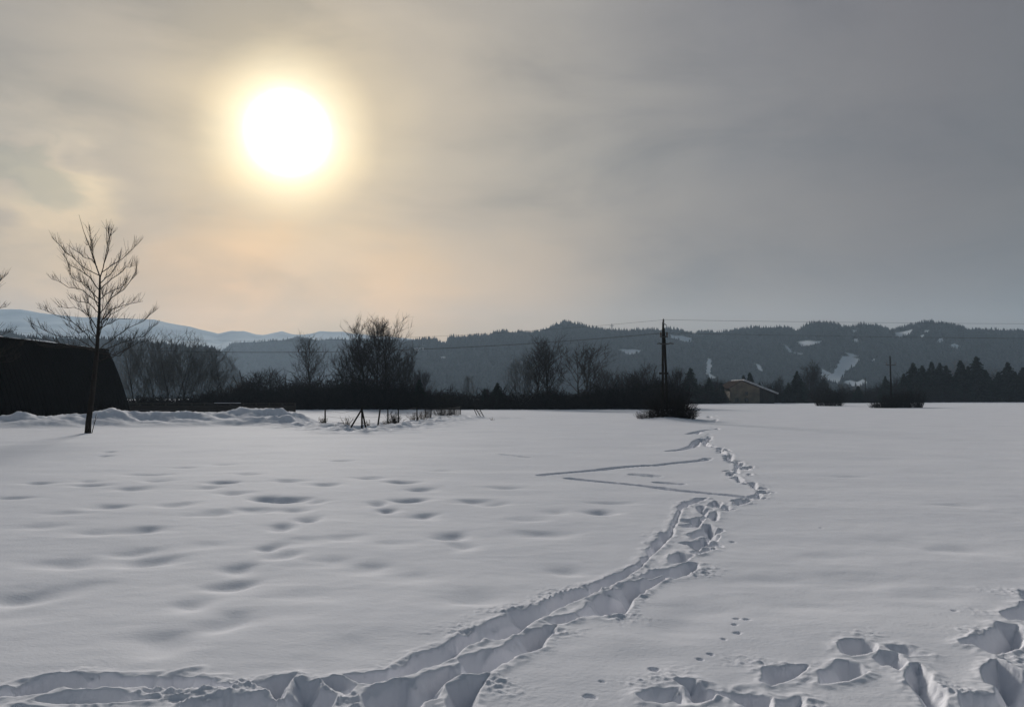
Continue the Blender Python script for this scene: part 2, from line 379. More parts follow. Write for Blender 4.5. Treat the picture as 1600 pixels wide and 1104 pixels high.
def build_snow():
    rr = [0.0]
    r = 0.5
    while r < 3700:
        rr.append(r)
        if r < 3: r *= 1.12
        elif r < 9: r *= 1.0026
        elif r < 18: r *= 1.0034
        elif r < 62: r *= 1.0055
        elif r < 130: r *= 1.012
        else: r *= 1.06
    rr = np.array(rr[1:])
    azf = np.radians(np.arange(-41, 41.001, 0.085))
    azb = np.radians(np.arange(41 + 3, 360 - 41 - 1.5, 3.0))
    az = np.concatenate([azf, azb])
    nr, na = len(rr), len(az)
    RR, AA = np.meshgrid(rr, az, indexing='ij')
    X = (RR * np.sin(AA)).ravel(); Y = (RR * np.cos(AA)).ravel()
    Z = base_height(X, Y)
    rad = np.hypot(X, Y)
    # soft old dents
    for (px, py, sc_, dp) in DENTS:
        c = ground(px, py); dp *= np.interp(py, [780, 850, 960], [1, .72, .55]); sc_ *= np.interp(py, [820, 960], [1, .8])
        sel = np.abs(X - c.x) < 2.2
        sel &= np.abs(Y - c.y) < 2.2
        i = np.nonzero(sel)[0]
        if not len(i): continue
        dx = (X[i] - c.x) + .08 * pnoise(X[i] * 2, Y[i] * 2, 61); dy = (Y[i] - c.y) + .1 * pnoise(X[i] * 2, Y[i] * 2, 62)
        Z[i] -= 0.070 * dp * np.exp(-((dx / (.31 * sc_)) ** 2 + (dy / .24) ** 2))
    near = (rad < 80) & (rad > 2.5) & (Y > 0)
    near &= np.abs(X) < 30
    idx = np.nonzero(near)[0]
    x = X[idx]; y = Y[idx]
    n1 = pnoise(x * 5, y * 5, 71); n2 = pnoise(x * 17, y * 17, 72); n3 = pnoise(x * 40, y * 40, 73)
    n4 = pnoise(x * 9, y * 9, 74)
    jit = .020 * n1 + .007 * n2 + .002 * n3
    carve = np.zeros(len(idx)); rim = np.full(len(idx), -9.0)
    for hdef in HOLES:
        if len(hdef) == 3:
            P = [tuple(ground(a, b)[:2]) for a, b in hdef[0]]; small = False
        else:
            P = hdef[0]; small = True
        D, w = hdef[1], hdef[2]
        P_ = np.array(P); mg = 0.6
        s = (x > P_[:, 0].min() - mg) & (x < P_[:, 0].max() + mg) & (y > P_[:, 1].min() - mg) & (y < P_[:, 1].max() + mg)
        k = np.nonzero(s)[0]
        if not len(k): continue
        sd = poly_sd(x[k], y[k], P) + jit[k] * (.25 if small else 1)
        t = np.clip(sd / w, 0, 1)
        dep = D * (.45 * (1 - (1 - t) ** 1.7) + .55 * t * t * (3 - 2 * t)) * (1 + .34 * n1[k] + .26 * n4[k] + .06 * n2[k])
        carve[k] = np.maximum(carve[k], dep)
        if not small: rim[k] = np.maximum(rim[k], sd)
    bg_ = np.random.default_rng(77)
    for hdef in HOLES:
        if len(hdef) != 3 or len(hdef[0]) < 14: continue
        P = np.array([tuple(ground(a, b)[:2]) for a, b in hdef[0]])
        lo, hi = P.min(0), P.max(0)
        got = []
        for _ in range(900):
            q = lo + (hi - lo) * bg_.random(2)
            if got and min(np.hypot(*(q - g_)) for g_ in got) < .30: continue
            if poly_sd(np.array([q[0]]), np.array([q[1]]), [tuple(z) for z in P])[0] < .05: continue
            got.append(q)
            a_ = .6 + bg_.normal() * .5; ca, sa = math.cos(a_), math.sin(a_)
            k = np.nonzero((np.abs(x - q[0]) < .4) & (np.abs(y - q[1]) < .4))[0]
            dx = (x[k] - q[0]); dy = (y[k] - q[1])
            u = (dx * sa + dy * ca) / .17; v_ = (dx * ca - dy * sa) / .085
            e = np.sqrt(u * u + v_ * v_) + 2.2 * jit[k]
            carve[k] += np.where(carve[k] > .02, 1, .35) * (.048 * sstep(1.4, .35, e) - .018 * np.exp(-((e - 1.3) / .22) ** 2))
    for pts, w, D in GROOVES:
        P = [tuple(ground(a, b)[:2]) for a, b in pts]
        P_ = np.array(P)
        s = (x > P_[:, 0].min() - 1) & (x < P_[:, 0].max() + 1) & (y > P_[:, 1].min() - 1) & (y < P_[:, 1].max() + 1)
        k = np.nonzero(s)[0]
        d = np.full(len(k), 1e9)
        for a, b in zip(P[:-1], P[1:]): d = np.minimum(d, seg_dist(x[k], y[k], a, b))
        sd = w - d + 1.6 * jit[k]
        t = np.clip(sd / .09, 0, 1)
        carve[k] = np.maximum(carve[k], D * (1 - (1 - t) ** 2) * (1 + .25 * n1[k]))
    # kicked-up crumbs and lifted lips round the holes
    out = np.clip(-rim, 0, 1)
    lip = np.where((rim < 0.02) & (rim > -9), np.exp(-(out / .07) ** 2), 0)
    cr = np.where((rim < 0) & (rim > -9), np.exp(-(out / .22) ** 2), 0)
    patch = sstep(.0, .5, pnoise(x * 1.6, y * 1.6, 75))
    bump = .010 * lip * (1 + n1 + .7 * n2) + cr * patch * (.022 * np.clip(n2, 0, 1) + .014 * np.clip(n3, 0, 1))
    fade = sstep(40, 14, rad[idx])
    Z[idx] += -carve + bump * (carve < .02) * fade + .004 * fade * n1 * .5
    # powder crumbs inside the trenches
    Z[idx] += np.where(carve > .05, .010 * n2 + .004 * n3, 0) * fade
    verts = np.stack([X, Y, Z], 1)
    verts = np.vstack([verts, [[0, 0, float(np.mean(Z[:na]))]]])
    i = np.arange(nr - 1)[:, None] * na; j = np.arange(na)[None, :]; j2 = (j + 1) % na
    q = np.stack([i + j, i + na + j, i + na + j2, i + j2], -1).reshape(-1, 4)[:, ::-1]
    c = nr * na
    tris = np.stack([np.full(na, c), np.arange(na), (np.arange(na) + 1) % na], 1)[:, ::-1]
    me = bpy.data.meshes.new('snow_field')
    nq, ntr = len(q), len(tris)
    me.vertices.add(len(verts)); me.vertices.foreach_set('co', verts.astype(np.float32).ravel())
    me.loops.add(nq * 4 + ntr * 3)
    me.loops.foreach_set('vertex_index', np.concatenate([q.ravel(), tris.ravel()]).astype(np.int32))
    me.polygons.add(nq + ntr)
    starts = np.concatenate([np.arange(nq) * 4, nq * 4 + np.arange(ntr) * 3]).astype(np.int32)
    me.polygons.foreach_set('loop_start', starts)
    me.polygons.foreach_set('use_smooth', np.ones(nq + ntr, bool))
    me.update(calc_edges=True)
    me.validate()
    me.materials.append(M['snow'])
    o = bpy.data.objects.new('snow_field', me); COL.objects.link(o)
    # faces must look up
    if me.polygons[nq // 2].normal.z < 0: me.flip_normals()
    tag(o, 'wide snow covered field with a beaten trail and old footprints', 'field', kind='structure')
    return o

snow = build_snow()

# ------------------------------------------------------------------ hills
def lerp_prof(prof, px):
    p = np.array(prof, float)
    return np.interp(px, p[:, 0], p[:, 1])

def build_hill(name, prof, Y0, Y1, m, pxs, rows, seed, clear=None, ravine=.10, rough=0.0, power=1.15):
    py = lerp_prof(prof, pxs)
    nx = len(pxs)
    zr = np.array([max(at(a, b, Y1).z, 0.0) for a, b in zip(pxs, py)])
    # keep the outline soft between the traced points
    zr = zr + (pnoise(pxs / 23.0, pxs * 0 + seed, seed) * .012 + pnoise(pxs / 9.0, pxs * 0 + 3, seed + 1) * .006) * zr.max() * rough
    kk = max(3, int(40 / (pxs[1] - pxs[0]))); ker = np.hanning(kk); ker /= ker.sum()
    zb = np.convolve(np.pad(zr, kk, mode='edge'), ker, 'same')[kk:-kk]; zb = np.minimum(zb, zr * 1.02)
    T = np.concatenate([np.linspace(0, 1, rows)[:-1], [.9985, 1.0, 1.0015, 1.02, 1.06, 1.12, 1.18]])
    V = np.zeros((len(T), nx, 3)); slope = (pxs - 800.0) / F / cp
    for i, t in enumerate(T):
        Yd = Y0 + (Y1 - Y0) * t
        V[i, :, 0] = slope * (Yd if t <= 1 else Yd)
        V[i, :, 1] = Yd
        if t <= 1:
            prf = t ** power
            rv = ravine * 4 * t * (1 - t)
            nz = fbm(V[i, :, 0] / (0.12 * Y1), np.full(nx, Yd / (0.2 * Y1)), seed + 5, 4) - .15
            V[i, :, 2] = (zb + (zr - zb) * t ** 5) * prf * (1 + rv * nz) - 2.0 * (1 - t)
        else:
            V[i, :, 2] = zr * max(0, 1 - ((t - 1) / .18) ** .9) - 1.0
    verts = V.reshape(-1, 3)
    ni = len(T)
    i = np.arange(ni - 1)[:, None] * nx; j = np.arange(nx - 1)[None, :]
    q = np.stack([i + j, i + j + 1, i + nx + j + 1, i + nx + j], -1).reshape(-1, 4)
    o = mesh_obj(name, verts.tolist(), q.tolist(), m, smooth=True)
    cl = np.zeros(len(verts))
    if clear is not None:
        cl = clear(verts)
    at_ = o.data.attributes.new('clearing', 'FLOAT', 'POINT')
    at_.data.foreach_set('value', cl.astype(np.float32))
    return o, V, T

CLEAR = [  # snowy clearings on the wooded front hill, in photo pixels
 [(967,546),(985,545),(1005,547),(1000,551),(985,554),(972,551)],
 [(1046,522),(1060,524),(1080,528),(1083,534),(1070,534),(1050,528)],
 [(1106,559),(1111,560),(1112,572),(1110,584),(1120,590),(1112,592),(1104,584),(1104,570)],
 [(1178,567),(1188,570),(1192,580),(1186,578)],
 [(1221,537),(1230,541),(1240,549),(1256,553),(1248,555),(1234,549)],
 [(1246,534),(1262,532),(1285,533),(1278,537),(1252,541)],
 [(1316,556),(1330,556),(1342,560),(1338,571),(1322,579),(1316,590),(1308,600),(1284,592),(1284,576),(1300,584),(1308,572)],
 [(1318,550),(1334,554),(1342,556),(1330,558)],
 [(1333,529),(1342,529),(1340,535),(1334,533)],
 [(1397,518),(1412,518),(1426,514),(1424,521),(1408,527),(1400,524)],
 [(1332,515),(1338,516),(1338,520),(1332,518)],
 [(1466,528),(1474,528),(1472,535),(1466,534)],
 [(1484,538),(1492,536),(1501,541),(1496,545),(1486,543)],
 [(1362,560),(1367,561),(1366,564),(1362,563)],
 [(646,544),(662,543),(662,547),(648,548)],
 [(690,557),(697,558),(694,561),(689,560)],
 [(1318,597),(1326,593),(1340,596),(1349,592),(1356,600),(1346,604),(1330,602)],
 [(1444,516),(1452,516),(1450,519),(1444,519)],
 [(1436,524),(1444,522),(1442,528)],
]
def to_px(P):
    x, y, z = P[:, 0], P[:, 1], P[:, 2] - CAMH
    dep = y * cp + z * sp
    return 800 + F * x / dep, 552 - F * (-y * sp + z * cp) / dep

def clear_front(P):
    a, b = to_px(P)
    a = a + 2.2 * pnoise(P[:, 0] / 14, P[:, 1] / 14, 91) + 1.2 * pnoise(P[:, 0] / 5, P[:, 1] / 7, 95); b = b + 1.2 * pnoise(P[:, 0] / 14, P[:, 1] / 20, 92)
    r = np.zeros(len(P))
    for poly in CLEAR:
        c = np.array(poly)
        s = np.nonzero((a > c[:, 0].min() - 3) & (a < c[:, 0].max() + 3) & (b > c[:, 1].min() - 3) & (b < c[:, 1].max() + 3))[0]
        if len(s):
            r[s] = np.maximum(r[s], np.clip(poly_sd(a[s], b[s], poly) / 1.2 + .4, 0, 1))
    return r

M['hill_front'] = hill_material('hill_front', (0.010, 0.018, 0.023), (0.007, 0.013, 0.017), (0.66, 0.70, 0.74))
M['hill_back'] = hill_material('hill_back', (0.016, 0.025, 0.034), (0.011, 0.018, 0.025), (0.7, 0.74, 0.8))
M['mountain'] = mat('mountain', (0.68, 0.71, 0.73), (0.43, 0.47, 0.50), 0.006, rough=1.0, spec=0.0)

PF = [(-200,640),(560,634),(585,600),(605,562),(625,540),(645,532),(665,530),(680,529),(690,537),(697,535),(701,526),(715,527),(760,524),(780,518),(800,519),(830,521),(850,515),(865,509),(885,503),(905,507),(925,512),(940,515),(960,517),(1000,516),(1030,516),(1045,513),(1070,518),(1080,522),(1100,519),(1130,519),(1160,515),(1180,512),(1230,512),(1240,516),(1248,516),(1265,506),(1280,503),(1300,505),(1315,510),(1330,512),(1350,507),(1370,509),(1390,515),(1400,515),(1420,510),(1440,504),(1455,503),(1480,507),(1500,510),(1515,516),(1550,516),(1575,516),(1600,519),(1700,530),(1800,520),(1950,540),(2100,560)]
PB = [(-400,600),(100,580),(300,565),(345,549),(362,536),(400,534),(440,532),(460,527),(480,528),(500,532),(515,529),(530,530),(560,532),(600,530),(640,531),(700,536),(760,545),(900,570),(1000,620)]
PC = [(-500,520),(-100,514),(0,517),(40,527),(80,529),(150,529),(200,532),(250,536),(300,543),(330,543),(345,552),(360,566),(380,590),(400,622)]
PM = [(-600,500),(-300,488),(-100,480),(0,483),(30,483),(70,490),(120,495),(180,497),(240,499),(260,504),(300,511),(340,521),(360,517),(380,517),(400,522),(413,523),(440,517),(455,522),(475,523),(490,520),(500,517),(520,518),(535,518),(550,521),(620,527),(800,545),(1000,575),(1100,620)]

hf, VF, TF = build_hill('wooded_hill', PF, 780, 1250, M['hill_front'], np.arange(540, 2100, 1.25), 150, 101, clear_front, rough=.6)
tag(hf, 'long wooded hill with snowy clearings behind the field', 'hill', kind='structure')
hb, VB, TB = build_hill('hazy_hill', PB, 1350, 1950, M['hill_back'], np.arange(-100, 1001, 4.0), 40, 131, rough=.6)
tag(hb, 'hazy blue wooded hill behind the left trees', 'hill', kind='structure')
hc, VC, TC = build_hill('low_hill', PC, 650, 950, M['hill_front'], np.arange(-480, 401, 3.0), 40, 151, rough=.6)
tag(hc, 'low wooded hill behind the barn', 'hill', kind='structure')
hm, VM, TM = build_hill('mountains', PM, 1300, 3200, M['mountain'], np.arange(-600, 1101, 5.0), 60, 171, rough=.4, power=1.5)
tag(hm, 'pale snowy mountain range on the left horizon', 'mountain', kind='structure')

# one object of far conifers per hill: nobody could count them
def hill_forest(name, V, T, n, hmin, hmax, pxs, seed, nridge, label, skip=None):
    g = np.random.default_rng(seed)
    rows = int((T <= 1).sum()) - 1; nx = V.shape[1]
    fi = np.concatenate([g.random(n) ** .8 * (rows - 1), np.full(nridge, rows - 1.0) - g.random(nridge) * 3])
    fj = g.random(n + nridge) * (nx - 1.001)
    # denser and sparser stretches along the ridge
    dens = pnoise(fj * 7.0 / nx * 9, fi * 0.02, seed)
    i0 = np.minimum(fi.astype(int), rows - 2); j0 = fj.astype(int)
    a = (fi - i0)[:, None]; b = (fj - j0)[:, None]
    P = (V[i0, j0] * (1 - a) + V[i0 + 1, j0] * a) * (1 - b) + (V[i0, j0 + 1] * (1 - a) + V[i0 + 1, j0 + 1] * a) * b
    keep = P[:, 2] > 4
    if skip is not None: keep &= skip(P) < .3
    keep[n:] &= (dens[n:] > -.28)
    P = P[keep]
    k = len(P)
    ht = hmin + (hmax - hmin) * g.random(k) ** 1.8
    rd = ht * (.17 + .12 * g.random(k))
    S = 5
    ang = 2 * np.pi * np.arange(S) / S
    lv = [(0.0, .75), (.30, 1.0), (.62, .52)]
    vs = []
    for (hh, rr) in lv:
        ph = g.random(k)[:, None] * 6
        rv = rd[:, None] * rr * (.75 + .5 * g.random((k, S)))
        vs.append(np.stack([P[:, 0:1] + rv * np.cos(ang + ph), P[:, 1:2] + rv * np.sin(ang + ph), P[:, 2:3] - 1 + (ht[:, None] * hh) + rv * 0], -1))
    tip = np.stack([P[:, 0], P[:, 1], P[:, 2] + ht], -1)[:, None, :]
    W = np.concatenate(vs + [tip], 1)   # k, 16, 3
    verts = W.reshape(-1, 3)
    fl = []
    for l in range(2):
        for s_ in range(S):
            fl.append((l * S + s_, l * S + (s_ + 1) % S, (l + 1) * S + (s_ + 1) % S, (l + 1) * S + s_))
    tl = [(2 * S + s_, 2 * S + (s_ + 1) % S, 3 * S) for s_ in range(S)]
    base = (np.arange(k) * (3 * S + 1))[:, None, None]
    q = (np.array(fl)[None] + base).reshape(-1, 4); t3 = (np.array(tl)[None] + base).reshape(-1, 3)
    o = mesh_obj(name, verts.tolist(), q.tolist() + t3.tolist(), M['forest'])
    tag(o, label, 'forest', kind='stuff')
    return o
hill_forest('hill_forest', VF, TF, 26000, 3.0, 6.8, None, 5, 2200, 'dark conifer forest covering the long hill with clearings', clear_front)
hill_forest('hill_forest', VB, TB, 9000, 4, 9, None, 6, 1800, 'hazy conifer forest on the blue hill behind the left trees')
hill_forest('hill_forest', VC, TC, 9000, 3, 7, None, 8, 1100, 'sparse wood on the low hill behind the barn')

# ------------------------------------------------------------------ trees
def bend(rnd, p, d, L, nseg, up, wob):
    pts = [p.copy()]; d = d.normalized()
    for i in range(nseg):
        d = (d + Vector((0, 0, up)) + Vector((rnd.gauss(0, wob), rnd.gauss(0, wob), rnd.gauss(0, wob * .7)))).normalized()
        p = p + d * (L / nseg); pts.append(p.copy())
    return pts

def bare_tree(seed, H, stems=1, first=.25, spread=.9, nb=16, blen=.38, twigs=10, sub=5, up=.14, lean=.12, tr=.02, stem_spread=.3, rt=.011):
    """returns two MBs: trunk with stems, crown of limbs and twigs. H = height in metres"""
    rnd = random.Random(seed)
    tm, cm = MB(), MB()
    for s_ in range(stems):
        a = 2 * math.pi * s_ / max(1, stems) + rnd.random()
        k = 0 if stems == 1 else 1
        d0 = Vector((math.cos(a) * lean * (1 + k * 1.2), math.sin(a) * lean * (1 + k * 1.2), 1))
        st = Vector((math.cos(a), math.sin(a), 0)) * (stem_spread * k)
        hs = H * (1 if s_ == 0 else rnd.uniform(.8, .98))
        pts = bend(rnd, st + Vector((0, 0, -.3)), d0, hs * .93, 9, .05, .06)
        r0 = H * tr / (1 if stems == 1 else 1.35)
        rad = [max(.012, r0 * (1 - i / 9.2) ** .9) for i in range(10)]
        tm.tube(pts, rad, 6)
        for b_ in range(nb):
            f = first + (1 - first) * ((b_ + rnd.random()) / nb) ** 1.15
            x = f * 9; i = min(8, int(x)); p = pts[i].lerp(pts[i + 1], x - i)
            th = b_ * 2.4 + rnd.uniform(-.5, .5)
            e = rnd.uniform(.35, .8) * spread
            # crown outline: fullest in the middle
            L = H * blen * (0.35 + .95 * math.sin(math.pi * min(1, (f - first) / (1 - first) * .75 + .22)) ** .9) * rnd.uniform(.7, 1.15) * (1 - .45 * f)
            d = Vector((math.cos(th) * e, math.sin(th) * e, .45 + .5 * f))
            bp = bend(rnd, p, d, L, 5, up, .12)
            rb = max(.02, rad[i] * .45)
            cm.tube(bp, [rb * (1 - j / 5.6) + .008 for j in range(6)], 4, False)
            for t_ in range(max(3, int(twigs * min(1.3, L / (H * blen * .8))))):
                g = rnd.uniform(.2, 1); y = g * 5; q = min(4, int(y)); pp = bp[q].lerp(bp[q + 1], y - q)
                bd = (bp[q + 1] - bp[q]).normalized()
                sd = Vector((rnd.gauss(0, 1), rnd.gauss(0, 1), rnd.gauss(.25, .7))).normalized()
                tl = L * rnd.uniform(.22, .5)
                tp = bend(rnd, pp, bd * .7 + sd * .75, tl, 3, up * .8, .15)
                cm.tube(tp, [rt * 1.7, rt * 1.4, rt, rt * .6], 3, False)
                for u_ in range(sub):
                    h2 = rnd.uniform(.25, 1) * 3; q2 = min(2, int(h2)); p2 = tp[q2].lerp(tp[q2 + 1], h2 - q2)
                    sd = Vector((rnd.gauss(0, 1), rnd.gauss(0, 1), rnd.gauss(.35, .6))).normalized()
                    tq = bend(rnd, p2, (tp[q2 + 1] - tp[q2]).normalized() * .8 + sd * .7, tl * rnd.uniform(.3, .65), 2, up, .12)
                    cm.tube(tq, [rt, rt * .8, rt * .5], 3, False)
    return tm, cm

def make_bare(name, seed, H, bark='bark', twig='twig', **kw):
    root = empty(name, (0, 0, 0))
    t, c = bare_tree(seed, H, **kw)
    t.build('trunk', M[bark], root, True)
    c.build('crown', M[twig], root)
    root['h'] = H
    return root

def conifer(name, seed, H, rad=.22, low=.03):
    rnd = random.Random(seed)
    root = empty(name, (0, 0, 0))
    t, c = MB(), MB()
    t.tube([(0, 0, -.3), (.03 * H * .2, 0, H * .5), (0, 0, H)], [H * .016, H * .01, .02], 6)
    nw = int(H * 3)
    for w in range(nw):
        f = (w + rnd.random() * .7) / nw
        z = H * (low + (1 - low) * f)
        Rr = H * rad * (1 - f) ** .74 * rnd.uniform(.72, 1.12) + .12
        nb = 9 if f < .7 else 6
        for b_ in range(nb):
            a = 2 * math.pi * (b_ + rnd.random() * .8) / nb
            L = Rr * rnd.uniform(.6, 1.15)
            dx, dy = math.cos(a), math.sin(a)
            droop = -.28 * L + .25 * f * L
            ns = 4
            for s_ in range(ns):
                u = (s_ + .35 + rnd.random() * .5) / ns
                p = Vector((dx * L * u, dy * L * u, z + droop * u * u + .08 * L * math.sin(u * 3)))
                wd = (.30 * L * (1.05 - u) + .16)
                for sgn in (-1, 1):
                    q = Vector((-dy, dx, 0)) * sgn
                    tip = p + q * wd + Vector((dx, dy, 0)) * wd * .6 + Vector((0, 0, rnd.uniform(-.30, .05)))
                    e1 = p + Vector((dx, dy, 0)) * L * .16 + Vector((0, 0, rnd.uniform(-.05, .12)))
                    e0 = p - Vector((dx, dy, 0)) * L * .12 + Vector((0, 0, rnd.uniform(-.22, 0)))
                    c.face((e0, e1, tip))
                c.face((p + Vector((0, 0, .1)), p + Vector((dx * .2 * L, dy * .2 * L, -.3 - .2 * rnd.random())), p + Vector((-dx * .15 * L, -dy * .15 * L, -.25))))
    t.build('trunk', M['bark'], root, True)
    c.build('crown', M['needle'], root)
    root['h'] = H
    return root

def bush_mb(seed, H, W, n, r=.03, dens=4, bw=.33, out=.75):
    rnd = random.Random(seed); m = MB()
    for i in range(n):
        a = rnd.random() * 2 * math.pi; rr = math.sqrt(rnd.random())
        p = Vector((math.cos(a) * rr * W * bw, math.sin(a) * rr * W * bw, -.2))
        L = H * rnd.uniform(.5, 1.05) * (1 - .3 * rr)
        d = Vector((math.cos(a) * rr * out, math.sin(a) * rr * out, 1))
        pts = bend(rnd, p, d, L, 4, .02, .13)
        m.tube(pts, [r * 1.3, r * 1.1, r * .8, r * .6, r * .3], 3, False)
        for k in range(dens):
            g = rnd.uniform(.8, 4); q = min(3, int(g)); pp = pts[q].lerp(pts[q + 1], g - q)
            sd = Vector((rnd.gauss(0, .8), rnd.gauss(0, .8), rnd.uniform(-.1, .9)))
            tp = bend(rnd, pp, sd, L * rnd.uniform(.15, .38), 2, .08, .15)
            m.tube(tp, [r * .6, r * .5, r * .3], 3, False)
    return m

USED = {}
def place(proto, px, Y, ytop, label, cat='tree', group=None, wide=1.0, rz=None, boost=1.0):
    if USED.get(proto.name): o = copy_tree(proto)
    else: o = proto; USED[proto.name] = True
    p = at(px, 620, Y)
    zt = at(px, ytop, Y).z
    h = proto['h']
    z0 = gz(p.x, p.y)
    s = (zt - z0) / h * boost; wide /= boost ** .3
    o.location = (p.x, p.y, z0 - .02)
    o.rotation_euler = (0, 0, random.uniform(0, 6.28) if rz is None else rz)
    o.scale = (s * wide, s * wide, s)
    for k in ('label', 'category', 'group'):
        if k in o: del o[k]
    tag(o, label, cat, group)
    return o

poplar = [make_bare('bare_tree', 31 + i, 12, stems=1, first=.16, spread=1.05, nb=26, blen=.42, twigs=13, sub=5, up=.15, lean=.06, tr=.015, rt=.0125) for i in range(2)]
bushy = [make_bare('bushy_bare_tree', 41 + i, 8, stems=3, first=.1, spread=1.3, nb=14, blen=.46, twigs=13, sub=6, up=.12, lean=.15, tr=.014) for i in range(2)]
birch = [make_bare('birch_tree', 51, 9, twig='grey_twig', stems=1, first=.16, spread=.95, nb=22, blen=.36, twigs=10, sub=5, up=.16, lean=.04, tr=.011)]
twin = [make_bare('twin_stem_tree', 61, 8, stems=2, first=.3, spread=1.2, nb=12, blen=.5, twigs=9, sub=5, rt=.014, up=.10, lean=.12, tr=.022, stem_spread=.45)]
misty = [make_bare('bare_tree', 71 + i, 10, twig='grey_twig', stems=3, first=.08, spread=1.15, nb=14, blen=.44, twigs=9, sub=4, up=.17, lean=.13, tr=.010, rt=.010) for i in range(2)]
conif = [conifer('conifer_tree', 81, 12, .36), conifer('conifer_tree', 82, 12, .46), conifer('conifer_tree', 83, 12, .28)]
roundt = [make_bare('round_bare_tree', 95, 12, stems=2, first=.1, spread=1.15, nb=20, blen=.40, twigs=13, sub=6, up=.13, lean=.07, tr=.014, rt=.022, stem_spread=.25)]

GL = 'bare trees along the far edge of the field'
place(misty[0], 212, 119, 512, 'slim bare tree rising behind the right end of the dark barn', group=GL)
place(misty[1], 243, 122, 531, 'low misty bare tree between the barn end and the many branched grey tree', group=GL)
place(misty[0], 268, 117, 516, 'many branched grey bare tree, tallest of the misty clump right of the barn', group=GL, wide=1.15)
place(misty[1], 290, 121, 523, 'grey bare tree with steep forking limbs, right side of the misty clump', group=GL, wide=1.1)
place(misty[0], 316, 124, 552, 'short grey bare tree at the right foot of the misty clump', group=GL)
place(birch[0], 350, 118, 538, 'pale slender birch standing alone between misty clump and dark thicket', group=GL, wide=1.3)
place(bushy[0], 420, 118, 573, 'low bare tree barely topping the thicket left of the rounded bushy tree', group=GL, wide=1.2)
place(poplar[1], 486, 114, 531, 'rounded bushy bare tree left of the tall poplar group', group=GL, wide=1.15, boost=1.04)
place(bushy[0], 545, 118, 535, 'bushy bare tree leaning on the left side of the tall poplar group', group=GL, wide=.9)
place(poplar[0], 568, 113, 506, 'left stem of the three tall bare poplars under the sun', group=GL, wide=1.12, boost=1.0)
place(poplar[1], 588, 115, 505, 'middle stem of the three tall bare poplars under the sun', group=GL, wide=1.0, boost=1.01)
place(poplar[0], 607, 113, 502, 'right and tallest of the three tall bare poplars', group=GL, wide=1.1, rz=2.5, boost=1.0)
place(bushy[1], 624, 118, 538, 'bushy bare tree hugging the right side of the poplar group', group=GL, wide=.8)
place(bushy[0], 654, 116, 574, 'small round bare tree at the right foot of the poplar group', group=GL, wide=.8)
place(birch[0], 735, 124, 584, 'small thin bare tree alone midway between poplar group and dark conifer', group=GL)
place(misty[1], 813, 113, 556, 'low spreading bare tree at the left of the middle tree group', group=GL, wide=1.1, boost=1.08)
place(poplar[1], 838, 114, 549, 'middle bare tree of the group left of the twin stemmed tree', group=GL, wide=1.4, boost=1.08)
place(poplar[0], 859, 113, 538, 'tallest bare tree of the group left of the twin stemmed tree', group=GL, wide=1.3, boost=1.08)
place(twin[0], 908, 111, 550, 'bare tree with two bold forking stems in the middle of the treeline', group=GL, wide=1.2, rz=.3, boost=1.1)
place(bushy[1], 944, 116, 563, 'small bare tree touching the right side of the twin stemmed tree', group=GL, wide=.7)
place(bushy[0], 972, 115, 580, 'low bare tree, second left of the tall wooden pole', group=GL, wide=.9)
place(bushy[1], 1002, 113, 564, 'rounded bare tree just left of the tall wooden pole', group=GL, wide=.85)
place(bushy[0], 1055, 116, 571, 'thin bare tree just right of the tall wooden pole', group=GL, wide=.7)
GR = 'bare trees in the distance right of the pole'
place(roundt[0], 1216, 236, 586, 'round bare tree right behind the old house', group=GR, wide=.8)
place(roundt[0], 1285, 238, 584, 'rounded lower bare tree on the right flank of the large round one', group=GR, wide=.7)
place(roundt[0], 1447, 272, 572, 'grey rounded bare tree peeping between conifers at the dense row start', group=GR, wide=.7)
place(roundt[0], 1265, 240, 563, 'large round bare tree rising behind a dark conifer right of the house', group=GR, wide=1.1)
place(birch[0], 1322, 250, 597, 'thin bare tree in front of the big snowy clearing', group=GR, wide=1.4)
place(misty[0], 1340, 252, 600, 'faint small bare tree beside the thin short post', group=GR, wide=1.2)
place(misty[1], 1489, 285, 559, 'tall grey bare tree standing among the dark conifers', group=GR, wide=1.1)
place(misty[0], 1556, 290, 574, 'faint bare tree in the gap between the last two big conifers', group=GR, wide=1.2)

